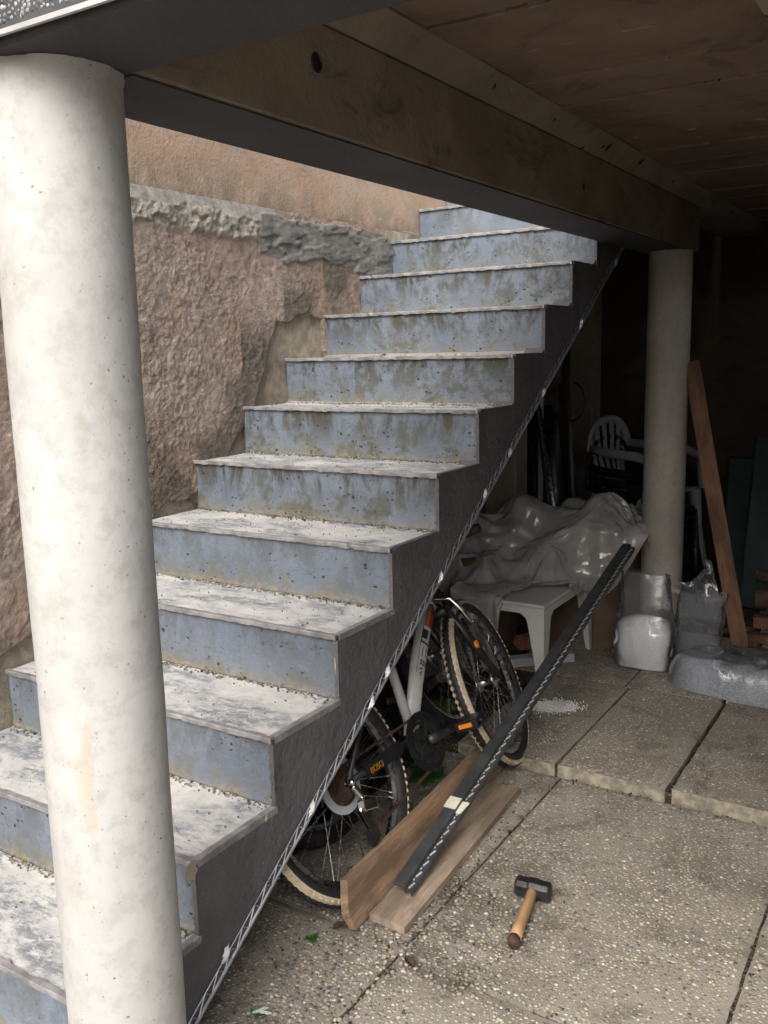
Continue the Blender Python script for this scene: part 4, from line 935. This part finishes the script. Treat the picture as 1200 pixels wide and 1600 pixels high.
M_BAG2 = m_film('very_clear_bag_film', (.80, .83, .88), .90, 1.3, (1, 1, 1), .10, .04)
def bagr(z, a, k=1.0):
    f = (z-.04)/.41; hx_ = .122+.012*math.sin(PI*min(1, f*1.7))-.026*max(0, f-.35); hy_ = .084+.012*math.sin(PI*min(1, f*1.7))-.085*max(0, f-.40)
    x, y = sq(a, hx_*k, hy_*k, 3.6-1.0*f); return x-.014*max(0, f-.3), y+.012*f
ZT = .262; NZ1 = 34; zs1 = np.concatenate([np.linspace(.0405, .205, 20), .205+(ZT-.205)*np.sin(np.linspace(.1, PI/2, 14))])
def pf(f, a):
    z = zs1[int(round(f*(NZ1-1)))]; q = max(0., (z-.205)/(ZT-.205)); return bagr(z, a, .975*math.sqrt(max(.0, 1-q*q*.985)))
link('contents', blob_bag('contents', '', pf, 1.150, 2.635, zs1, M_WHB, crumple_=.006, seed=3), M_WHB, wb_)
zs2 = np.linspace(.0398, .452, 90)
link('film', blob_bag('film', '', lambda f, a: bagr(.0398+(.452-.0398)*f, a, 1.0), 1.150, 2.635, zs2, M_BAG2, crumple_=.007, seed=8, closed=False), M_BAG2, wb_)
# grey gravel bag lying down: a pillow with flattened seams
gb = thing('gravel_bag', 'clear plastic bag of grey gravel lying on its side at the right edge', 'bag', (1.60, 2.50, .04))
nu, nv = 96, 56; Ug, Vg = np.meshgrid(np.linspace(-1, 1, nu), np.linspace(-1, 1, nv)); ug, vg = Ug.ravel(), Vg.ravel()
xl = ug*.345*(1-.16*vg**2); yl = vg*.165*(1-.26*ug**4); xl = xl*(1-.08*(1-ug**2)*0)
top = np.clip(1-np.abs(ug)**3.0, 0, 1)**.5*np.clip(1-np.abs(vg)**3.4, 0, 1)**.45
zl = .150*top*(1-.18*ug)*(1+.10*np.sin(4*ug+1.5*vg))
ang = math.radians(-7); P = np.stack([1.625+xl*math.cos(ang)-yl*math.sin(ang), 2.520+xl*math.sin(ang)+yl*math.cos(ang), .042+zl], -1)
P += ((ridge(P, 7, 2, 17)-.5)*.022*top)[:, None]*np.array([.2, -.4, .8]); P[:, 2] = np.maximum(P[:, 2], .042)
idx = np.arange(nu*nv).reshape(nv, nu); Fq = np.stack([idx[:-1, :-1], idx[:-1, 1:], idx[1:, 1:], idx[1:, :-1]], -1).reshape(-1, 4)
link('contents', mesh('contents', P, Fq, True), M_GRB, gb)
hh = np.abs(crumple(P, .012, 640, 8, 5, 12))*top+.0025; Pf = P+hh[:, None]*np.array([0, -.45, .8]); link('film', mesh('film', Pf, Fq, True), M_BAG, gb)
cb = thing('clear_bag', 'empty clear plastic bag standing open between the white and grey gravel bags', 'bag', (1.36, 2.74, .04))
def pf3(f, a):
    x, y = sq(a, .108-.012*f, .055-.018*f, 4.5); return x+.034*f, y+.012*math.sin(5*f)
me = blob_bag('film', '', pf3, 1.335, 2.745, np.linspace(.045, .372, 70), M_BAG, crumple_=.010, seed=21, closed=False)
link('film', me, M_BAG, cb)
# torn flap pulled up to a twisted corner
nf = 26; V = []; Fs = []
for i in range(nf):
    a = i/(nf-1)
    for j in range(8):
        b = j/7; base = Vector((1.235+.20*a, 2.735+.015*math.sin(5*a), .345+.02*a)); top = Vector((1.215+.185*a+.0*a, 2.745, .385+.105*a**1.6+.012*math.sin(9*a)))
        p = base.lerp(top, b); V.append((p.x, p.y+.012*math.sin(7*a+3*b), p.z))
for i in range(nf-1):
    for j in range(7): Fs.append((i*8+j, (i+1)*8+j, (i+1)*8+j+1, i*8+j+1))
link('flap', mesh('flap', V, Fs, True), M_BAG, cb)
m = MB(); m.tube([(1.385, 2.745, .44), (1.392, 2.742, .475), (1.383, 2.744, .50), (1.372, 2.746, .515)], [.022, .014, .018, .006], 9); link('twisted_corner', mesh('twisted_corner', m.v, m.f, True), M_BAG, cb)

# ================================================================== LOW TABLE, SHEET AND CLUTTER UNDER THE STAIRS
tb = thing('low_table', 'low white plastic table with flared legs, half under the plastic sheet', 'table', (.65, 2.45, .038))
m = MB(); m.box(.44, .872, 2.150, 2.745, .374, .392); bevel(m.build('table_top', M_WPL, tb), .008, 3)
m = MB(); m.box(.446, .866, 2.158, 2.166, .345, .376); m.box(.858, .866, 2.167, 2.737, .345, .376); m.box(.446, .866, 2.7375, 2.7455, .345, .376); m.box(.446, .454, 2.167, 2.737, .345, .376); m.build('apron', M_WPL, tb)
for lx, ly, sx_, sy_ in ((.866, 2.158, -1, 1), (.446, 2.158, 1, 1), (.866, 2.739, -1, -1), (.446, 2.739, 1, -1)):
    m = MB(); V = []
    for a in np.linspace(0, 1, 14):
        z = .376-(.376-.036)*a; w = .088-.062*a+.060*max(0, .16-a)/.16; o = .004*a
        t_ = .010
        V += [(lx+o*-sx_, ly+o*-sy_, z), (lx+o*-sx_+sx_*w, ly+o*-sy_, z), (lx+o*-sx_+sx_*w, ly+sy_*t_, z), (lx+sx_*t_, ly+sy_*t_, z), (lx+sx_*t_, ly+sy_*w, z), (lx+o*-sx_, ly+sy_*w, z)]
    Fs = [(i*6+k, i*6+(k+1) % 6, (i+1)*6+(k+1) % 6, (i+1)*6+k) for i in range(13) for k in range(6)]+[tuple(range(6)), tuple(78+k for k in range(6))]
    m.add(V, Fs); o = bevel(m.build('leg', M_WPL, tb), .003, 2)
# boxes under the sheet that give it its shape
b1 = MB(); b1.box(.16, .50, 2.36, 2.72, .022, .50); tag(bevel(b1.build('storage_box', M_STORE), .006), 'brown box under the left side of the plastic sheet', 'box')
b2 = MB(); b2.box(.56, .98, 2.78, 3.12, .022, .60); tag(bevel(b2.build('storage_box', M_STORE), .006), 'taller brown box under the right side of the plastic sheet', 'box')
b3 = MB(); b3.box(.44, .90, 2.765, 2.775, .022, .05) if False else None
# plastic sheet: small position-based cloth dropped over table and boxes
def drape():
    nx, ny = 84, 78; X, Y = np.meshgrid(np.linspace(.04, 1.09, nx), np.linspace(0, 1, ny))
    tt = np.clip((X-.78)/.12, 0, 1); ys0 = 1.95+(2.40-1.95)*tt*tt*(3-2*tt); Y = ys0+(3.24-ys0)*Y; k_ = np.clip((Y-2.55)/.3, 0, 1); X = .04+(X-.04)*(.82+.18*k_*k_*(3-2*k_))
    def H(x, y):
        def box(x0, x1, y0, y1, h, s=.03): return h*np.clip((x-x0)/s+1, 0, 1)*np.clip((x1-x)/s+1, 0, 1)*np.clip((y-y0)/s+1, 0, 1)*np.clip((y1-y)/s+1, 0, 1)
        h = np.full_like(x, .045)
        for b in ((.44, .872, 2.15, 2.745, .400), (.16, .50, 2.36, 2.72, .51), (.56, .98, 2.78, 3.12, .61)): h = np.maximum(h, box(*b))
        for cx, cy, r, top in ((.30, 2.62, .24, .66), (.52, 2.80, .22, .735), (.86, 2.90, .22, .755), (.70, 2.98, .2, .70), (1.0, 2.86, .13, .62), (.66, 2.62, .16, .56)):
            d = np.clip(1-((x-cx)**2+(y-cy)**2)/r**2, 0, 1); h = np.maximum(h, top*d**.35*(d > 0))
        return h
    Z = H(X, Y)
    for _ in range(90):
        E_ = np.pad(Z, 1, mode='edge'); A = (E_[:-2, 1:-1]+E_[2:, 1:-1]+E_[1:-1, :-2]+E_[1:-1, 2:])/4; Z = np.maximum(Z, A)
    P = np.stack([X, Y, Z+.02+.07*(ridge(np.stack([X.ravel(), Y.ravel(), 0*X.ravel()], -1), 5, 3, 5).reshape(X.shape)-.5)], -1).reshape(-1, 3)
    I = np.arange(nx*ny).reshape(ny, nx); pairs = []
    def grp(a, b, k):
        a, b = a.ravel(), b.ravel(); pairs.append((a, b, np.linalg.norm(P[a]-P[b], axis=1)*k))
    for s in (0, 1): grp(I[:, s:-1:2], I[:, s+1::2], 1.045); grp(I[s:-1:2], I[s+1::2], 1.045)
    for sx_ in (0, 1):
        for sy_ in (0, 1):
            grp(I[sy_:-1:2, sx_:-1:2], I[sy_+1::2, sx_+1::2], 1.045); grp(I[sy_:-1:2, sx_+1::2], I[sy_+1::2, sx_:-1:2], 1.045)
    for q in range(4): grp(I[:, q:-2:4], I[:, q+2::4], 1.03); grp(I[q:-2:4], I[q+2::4], 1.03)
    prev = P.copy()
    for it in range(70):
        v = (P-prev)*.94; prev = P.copy(); P = P+v+np.array([0, 0, -.0011])
        for _ in range(4):
            for a, b, L in pairs:
                d = P[b]-P[a]; l = np.linalg.norm(d, axis=1)+1e-9; c = ((l-L)/l*.5)[:, None]*d; P[a] += c; P[b] -= c
            h = H(P[:, 0], P[:, 1])+.006; hit = P[:, 2] < h
            P[hit, 2] = h[hit]; P[hit, :2] = P[hit, :2]*.05+prev[hit, :2]*.95
            P[:, 0] = np.maximum(P[:, 0], .03)
    return P, np.stack([I[:-1, :-1], I[:-1, 1:], I[1:, 1:], I[1:, :-1]], -1).reshape(-1, 4)
P, Fq = drape()
# upsample and crumple: creased facets from warped triangle waves
def upsample(P, ny, nx, k):
    G = P.reshape(ny, nx, 3); yi = np.linspace(0, ny-1, (ny-1)*k+1); xi = np.linspace(0, nx-1, (nx-1)*k+1)
    y0 = np.minimum(yi.astype(int), ny-2); x0 = np.minimum(xi.astype(int), nx-2); fy = (yi-y0)[:, None, None]; fx = (xi-x0)[None, :, None]
    Q = G[y0][:, x0]*(1-fy)*(1-fx)+G[y0+1][:, x0]*fy*(1-fx)+G[y0][:, x0+1]*(1-fy)*fx+G[y0+1][:, x0+1]*fy*fx
    I = np.arange(Q.shape[0]*Q.shape[1]).reshape(Q.shape[:2]); return Q.reshape(-1, 3), np.stack([I[:-1, :-1], I[:-1, 1:], I[1:, 1:], I[1:, :-1]], -1).reshape(-1, 4)
P, Fq = upsample(P, 78, 84, 3); rgc = np.random.default_rng(77); h = np.zeros(len(P))
wp = np.stack([fbm(P, 4, 2, 101), fbm(P, 4, 2, 102), fbm(P, 4, 2, 103)], -1)*.22
for q in range(11):
    d = rgc.normal(size=3); d /= np.linalg.norm(d); f_ = rgc.uniform(2.5, 9.0); ph = rgc.uniform(0, 1)
    tri = np.abs(((P+wp) @ d*f_+ph) % 1.0-.5)*2; gate = sstep(.35, .6, vnoise(P, 3.5, 200+q)); h += (tri-.5)*gate*.105/f_
P = P+h[:, None]*np.array([.35, -.55, .75])*np.where(P[:, 2:3] > .10, 1, .15); P[:, 2] = np.maximum(P[:, 2], .044)
sh = link('plastic_sheet', mesh('plastic_sheet', P, Fq, True), M_FILM)
tag(sh, 'large crumpled translucent plastic sheet thrown over the table and boxes under the stairs', 'plastic sheet')
# rods, pipe and cable behind the sheet
def rod(name, label, a, b, r, mat, cat='rod'):
    m = MB(); m.tube([a, Vector(a).lerp(Vector(b), .5), b], r, 12); return tag(m.build(name, mat, None, True), label, cat)
rod('metal_rod', 'pale metal rod slanting down to the right behind the plastic sheet', (.500, 2.97, 1.150), (.760, 2.80, .03), .011, M_ALU)
rod('metal_rod', 'dark metal rod leaning just left of the pale slanting one', (.43, 3.12, 1.16), (.60, 3.05, .03), .012, M_BLKM)
rod('metal_rod', 'grey rod leaning near the cable loop in the dark corner', (.52, 3.28, 1.36), (.62, 3.26, .03), .014, M_PROF)
rod('white_pipe', 'thin upright pale pipe beside the slanting rods', (.40, 3.24, .03), (.40, 3.24, 1.35), .015, M_GPL, 'pipe')
m = MB(); m.tube([Vector((.56+.075*math.sin(a), 3.25, 1.16+.10*math.cos(a))) for a in np.linspace(.2, 3.4, 16)], .006, 8); tag(m.build('cable', M_DPL, None, True), 'black cable hanging in a loop from the grey rod', 'cable')
m = MB(); nn = 40
for i in range(6):
    m.tube([Vector((.10+.055*i, 3.45+.02*math.sin(i), .03)), Vector((.12+.055*i, 3.48, .6)), Vector((.10+.05*i, 3.50, 1.05+.07*math.sin(i*2))), Vector((.12+.05*i, 3.52, 1.08))], [.075, .085, .06, .01], 12)
tag(m.build('black_cover', M_DPL, None, True), 'black gathered plastic cover hanging in the dark behind the rods', 'cover')
# monobloc chairs: a white one on a stack of dark ones
def chair(name, label, M, mat, group=None):
    r = thing(name, label, 'chair', M=M, group=group); L = lambda m, n, sm=True: m.build(n, mat, r, sm, M=Matrix())
    m = MB(); V = []; n = 9
    for i in range(n):
        for j in range(n):
            a, b = i/(n-1)*2-1, j/(n-1)*2-1; V.append((a*.20, b*(.20-.012*a), .43-.018*(1-a*a)*(1-b*b)+.012*a))
    Fs = [(i*n+j, (i+1)*n+j, (i+1)*n+j+1, i*n+j+1) for i in range(n-1) for j in range(n-1)]; m.add(V, Fs); o = L(m, 'seat'); so_ = o.modifiers.new('s', 'SOLIDIFY'); so_.thickness = .012
    for sx_, sy_ in ((1, 1), (1, -1), (-1, 1), (-1, -1)):
        m = MB(); m.tube([(.185*sx_, .185*sy_, .425), (.20*sx_, .20*sy_, .2), (.235*sx_, .225*sy_, .0)], [.034, .028, .020], 8); L(m, 'leg')
    # back: broad bowed top rail with slats fanning down
    rail = [Vector((-.235-.015*math.cos(a*1.2), .215*math.sin(a*1.05), .80-.16*(abs(a)/1.3)**2.2)) for a in np.linspace(-1.3, 1.3, 17)]
    m = MB(); m.tube(rail, .024, 8, sx=.45, up=(0, 0, 1)); L(m, 'back_rail')
    for q in (-.78, -.47, -.16, .16, .47, .78):
        top = Vector((-.248, .205*math.sin(q*1.3*.95), .79-.13*abs(q)**2)); bot = Vector((-.195, .135*q, .43))
        m = MB(); m.tube([bot, bot.lerp(top, .5)+Vector((-.014, 0, 0)), top], [.018, .020, .024], 8, sx=.28, up=(0, 1, 0)); L(m, 'back_slat')
    for s in (-1, 1):
        m = MB(); m.tube([(-.225, .205*s, .655), (-.12, .242*s, .645), (.08, .25*s, .635), (.185, .235*s, .60), (.205, .215*s, .43)], [.022, .024, .026, .024, .02], 8, sx=.6); L(m, 'arm')
    return r
def chM(x, y, z, deg, tilt=0): return Matrix.Translation((x, y, z)) @ Matrix.Rotation(math.radians(deg), 4, 'Z') @ Matrix.Rotation(math.radians(tilt), 4, 'Y')
for i in range(3): chair('plastic_chair', ['lowest black plastic chair in the stack behind the far column', 'middle black plastic chair in the stack behind the far column', 'top black plastic chair in the stack, right under the white one'][i], chM(.85, 3.64, .024+.055*i, -13), M_DPL, 'stacked dark plastic chairs')
chair('plastic_chair', 'white slatted plastic chair on top of the dark stack behind the far column', chM(.85, 3.64, .235, -13), M_GPL)
# dark green panel, firewood, scraps
m = MB(); m.box(0, .75, 0, .035, 0, .93); gp_ = m.build('green_panel', M_GREEN, None, M=Matrix.Translation((1.318, 3.78, .03)) @ Matrix.Rotation(math.radians(-9), 4, 'X') @ Matrix.Rotation(math.radians(-4), 4, 'Z') @ Matrix.Rotation(math.radians(1.5), 4, 'Y')); tag(bevel(gp_, .012, 3), 'dark green panel leaning against the rear at the right edge', 'panel')
m = MB(); m.box(0, .30, 0, .02, 0, .78); gp_ = m.build('green_panel', M_GREEN, None, M=Matrix.Translation((1.16, 4.05, .03)) @ Matrix.Rotation(math.radians(-8), 4, 'X')); tag(bevel(gp_, .01, 2), 'narrow dark green panel in the gap right of the far column', 'panel')
rw = random.Random(12)
def log(i, a, b, r, label, cut=True):
    a, b = Vector(a), Vector(b); n = 10; d = b-a; M = frame(a, d, (0, 0, 1) if abs(d.normalized().z) < .9 else (1, 0, 0)); Ln = d.length; m = MB(); pts = []; rr = []
    for k in range(n): f = k/(n-1); pts.append(Vector((Ln*f, .02*math.sin(3*f+i)*r*8*f*(1-f), .015*math.sin(5*f+2*i)*r*8*f*(1-f)))); rr.append(r*(1+.14*math.sin(7*f+i)+rw.uniform(-.06, .06)))
    m.tube(pts, rr, 12, cap=False); t = thing('log', label, 'log', M=M, group='firewood on the floor at the right'); link('bark', mesh('bark', m.v, m.f, True), M_LOG, t, Matrix())
    for e, p, q in ((0, pts[0], rr[0]), (1, pts[-1], rr[-1])):
        m = MB(); m.tube([p+Vector((-.003 if e == 0 else -.002, 0, 0)), p+Vector((.002 if e == 0 else .003, 0, 0))], q*.93, 12); link('cut_end', mesh('cut_end', m.v, m.f), M_CUT, t, Matrix())
LG = [((1.50, 3.50, .10), (1.95, 3.42, .12), .050, 'thick dark log lowest in the firewood pile'), ((1.47, 3.40, .19), (1.96, 3.52, .22), .045, 'long dark log lying across the top of the firewood pile'),
      ((1.53, 3.27, .075), (1.92, 3.32, .075), .034, 'orange-ended log at the front of the firewood pile'), ((1.44, 3.60, .26), (1.90, 3.64, .24), .035, 'dark log at the back of the firewood pile'),
      ((1.46, 3.48, .285), (1.72, 3.30, .26), .018, 'thin branch slanting over the firewood pile'), ((1.40, 3.36, .05), (1.62, 3.22, .05), .016, 'thin stick on the floor before the firewood pile'),
      ((1.30, 3.20, .052), (1.50, 3.34, .058), .014, 'thin stick between far column and leaning timber'), ((1.55, 3.55, .34), (1.93, 3.48, .33), .028, 'topmost thin log of the firewood pile')]
for i, (a, b, r, lb) in enumerate(LG): log(i, a, b, r, lb)
plank('timber_offcut', 'orange split timber block in the firewood pile, upper one', 'wood', frame((1.50, 3.20, .10), (.40, .06, .01), (-.05, 1, 0)), .38, .055, .055, M_WC, seed=11)
plank('timber_offcut', 'orange split timber block on the floor under the firewood pile', 'wood', frame((1.47, 3.16, .04), (.36, .03, 0), (0, 1, 0)), .30, .05, .038, M_WC, seed=12)
plank('timber_offcut', 'small orange wood block on the floor behind the low table', 'wood', frame((.905, 2.80, .04), (.22, .10, 0), (-.3, 1, 0)), .17, .05, .034, M_WC, seed=14)
plank('timber_offcut', 'dark grey batten lying by the base of the leaning timber', 'wood', frame((1.34, 3.00, .044), (.16, -.10, 0), (.5, 1, 0)), .19, .035, .02, M_WB, seed=15)
plank('white_batten', 'pale batten lying on the floor between front wheel and low table', 'batten', frame((.50, 2.20, .026), (.40, .32, .02), (-.5, .8, 0)), .48, .06, .04, M_GPL, seed=16)
plank('timber_offcut', 'thin grey stick standing behind the low table leg', 'wood', frame((.955, 2.92, .036), (-.05, .06, .30), (1, 0, 0)), .26, .022, .012, M_WB, seed=17)
for i, (x, y, z, s, lb) in enumerate(((.36, 2.22, .024, .09, 'broken red brick on the floor under the left of the sheet'), (.60, 2.62, .036, .08, 'broken brick on the floor under the low table'), (.975, 2.74, .036, .022, 'small tan stone by the orange wood block'), (.62, 1.62, .024, .085, 'brick fragment in the dirt behind the bicycle'))):
    bm = bmesh.new(); bmesh.ops.create_icosphere(bm, subdivisions=2, radius=1); rr = random.Random(i)
    for v in bm.verts: v.co = Vector((math.copysign(abs(v.co.x)**.55, v.co.x)*s, math.copysign(abs(v.co.y)**.55, v.co.y)*s*.6, math.copysign(abs(v.co.z)**.6, v.co.z)*s*.38))*(1+rr.uniform(-.10, .10))
    bmesh.ops.rotate(bm, matrix=Matrix.Rotation(i*1.1, 3, 'Z'), verts=bm.verts); bmesh.ops.translate(bm, vec=(x, y, z+s*.36), verts=bm.verts)
    me = bpy.data.meshes.new('brick'); bm.to_mesh(me); bm.free(); tag(link('brick_piece', me, M_BRICK if s > .03 else M_WB), lb, 'brick' if s > .03 else 'stone')
# white granules spilled on the slab
rg = np.random.default_rng(31); n = 2600
r = np.abs(rg.normal(0, .50, n)); a = rg.uniform(0, 2*PI, n); x = .985+.085*r*np.cos(a)+.010*rg.normal(size=n); y = 1.985+.062*r*np.sin(a)*1.1+.35*.085*r*np.cos(a); 
zz = .0385+.010*np.exp(-(r/.55)**2)*rg.random(n)+.001; sz = rg.uniform(.0018, .0042, n)
V = (IV[None]*sz[:, None, None]*(1+.25*rg.standard_normal((n, len(IV), 1)))+np.stack([x, y, zz], -1)[:, None]).reshape(-1, 3); Fc = (IF[None]+(np.arange(n)*len(IV))[:, None, None]).reshape(-1, 3)
tag(link('spilled_granules', mesh('spilled_granules', V, Fc), M_WHITE), 'little heap of white granules spilled on the paving by the front wheel', 'granules', kind='stuff')
# weeds
def weed(label, x, y, z, n, L, wd, up, seed):
    rr = random.Random(seed); t = thing('weed', label, 'weed', (x, y, z)); 
    m = MB(); sm_ = MB()
    for i in range(n):
        a = rr.uniform(0, 2*PI); e = rr.uniform(.25, 1.2)*up; l = L*rr.uniform(.5, 1.1); d = Vector((math.cos(a)*math.cos(e), math.sin(a)*math.cos(e), math.sin(e))); s = Vector((-math.sin(a), math.cos(a), 0)); w = wd*rr.uniform(.6, 1.2)
        b = Vector((x, y, z))+Vector((rr.uniform(-1, 1), rr.uniform(-1, 1), 0))*L*.22; nn = s.cross(d)*-1
        V = [b, b+d*l*.35+s*w*.55+nn*w*.2, b+d*l*.35-s*w*.55+nn*w*.2, b+d*l*.7+s*w*.5-Vector((0, 0, l*.08)), b+d*l*.7-s*w*.5-Vector((0, 0, l*.08)), b+d*l-Vector((0, 0, l*.25)), b+d*l*.35, b+d*l*.7-Vector((0, 0, l*.10))]
        m.add(V, [(0, 1, 6), (0, 6, 2), (1, 3, 7, 6), (6, 7, 4, 2), (3, 5, 7), (7, 5, 4)])
    m.build('leaves', M_LEAF, t, True)
    for i in range(4):
        a = rr.uniform(0, 6); sm_.tube([(x, y, z-.004), (x+math.cos(a)*L*.3, y+math.sin(a)*L*.3, z+L*.35*up)], [.0022, .0010], 5)
    sm_.build('stems', M_LEAF, t, True)
weed('tiny bright green weed on the paving in front of the bicycle', .984, .371, 0, 70, .020, .006, 1.0, 1)
weed('leafy green weed growing behind the bicycle crank', .66, 1.70, .022, 44, .10, .045, .9, 2)
weed('low green weed in the dirt under the bicycle chainring', .80, 1.28, 0, 60, .075, .030, .7, 3)
weed('small dark weed at the foot of the staircase flank', 1.035, .10, .0, 26, .022, .008, .8, 4)
# white chip and dead leaves
m = MB(); m.prism([(1.028, .092, .004), (1.062, .106, .004), (1.066, .112, .004), (1.044, .108, .004), (1.050, .122, .004), (1.040, .118, .004)], (0, 0, .003)); tag(m.build('paper_scrap', M_WHITE), 'white scrap lying at the foot of the staircase', 'scrap')
rl = random.Random(8)
for i, (x, y, lb) in enumerate(((1.02, .44, 'brown dead leaf on the paving before the plank end'), (1.245, .41, 'brown dead leaf by the front paving joint'))):
    V = []; n = 8
    c = Vector((x, y, .008+(.036 if y > 1.5 else 0))); a0 = rl.uniform(0, 6); L = .022; d = Vector((math.cos(a0), math.sin(a0), 0)); s = Vector((-d.y, d.x, 0)); m = MB()
    for k in range(n):
        f = k/(n-1); w = math.sin(PI*f)**.8*.010; p = c+d*(f-.5)*2*L
        V += [p+s*w+Vector((0, 0, .004+.003*math.sin(4*f))), p, p-s*w+Vector((0, 0, .003))]
    m.add(V, [(3*k+q, 3*(k+1)+q, 3*(k+1)+q+1, 3*k+q+1) for k in range(n-1) for q in (0, 1)]); tag(m.build('dead_leaf', M_RUST), lb, 'leaf')

# unseen house added behind the viewer: keeps the low sky out of the covered space
hs_ = thing('sky_blocker_house', 'beige house added unseen behind the viewpoint to block low sky light', 'house', (1, -15, 0))
m = MB(); m.box(-9, 11, -20, -15, -.1, 2.8); m.build('wall', M_HOUSE, hs_)
m = MB(); m.prism([(-9.4, -14.6, 2.8), (-9.4, -17.5, 4.0), (-9.4, -20.4, 2.8)], (20.8, 0, 0)); m.build('roof', M_BRICK, hs_)
for i in range(5):
    x = -6.5+i*3.4
    m = MB(); m.box(x, x+1.1, -15.02, -14.97, 1.0, 2.3); w_ = m.build('window', M_WPL, hs_)
    m = MB(); m.box(x+.07, x+1.03, -14.968, -14.962, 1.07, 2.23); m.build('pane', M_DPL, w_)

# grit and soil crumbs on the paving: along joints, by the planks and under the bicycle
rg = np.random.default_rng(91); pts = []
for (x0, y0, x1, y1, n, sd_) in ((1.2, -.1, 1.2, 1.5, 240, .014), (1.93, .4, 1.93, 1.5, 80, .009), (1.2, .415, 1.93, .415, 90, .010), (1.2, 1.49, 1.9, 1.49, 150, .012), (1.00, .3, .95, 1.5, 420, .07), (1.19, .45, 1.14, 1.35, 130, .03), (1.0, .1, 1.35, .75, 150, .12)):
    a = rg.random(n); pts.append(np.stack([x0+(x1-x0)*a+rg.normal(0, sd_, n), y0+(y1-y0)*a+rg.normal(0, sd_, n)], -1))
pts = np.concatenate(pts); pts = pts[(pts[:, 1] < 1.497) & (pts[:, 0] > .8)]; n = len(pts); sz = np.abs(rg.normal(0, .0013, n))+.0008
V = (IV[None]*sz[:, None, None]*(1+.3*rg.standard_normal((n, len(IV), 1)))+np.stack([pts[:, 0], pts[:, 1], .0015+sz*.4], -1)[:, None]).reshape(-1, 3)
col = np.array([(.085, .072, .056), (.15, .13, .10), (.28, .255, .21), (.05, .045, .04)])[rg.choice(4, n, p=[.4, .3, .15, .15])]
tag(link('grit', mesh('grit', V, (IF[None]+(np.arange(n)*len(IV))[:, None, None]).reshape(-1, 3), col=np.repeat(col, len(IV), 0)), M_WALL), 'dark grit and soil crumbs scattered along the paving joints and planks', 'grit', kind='stuff')
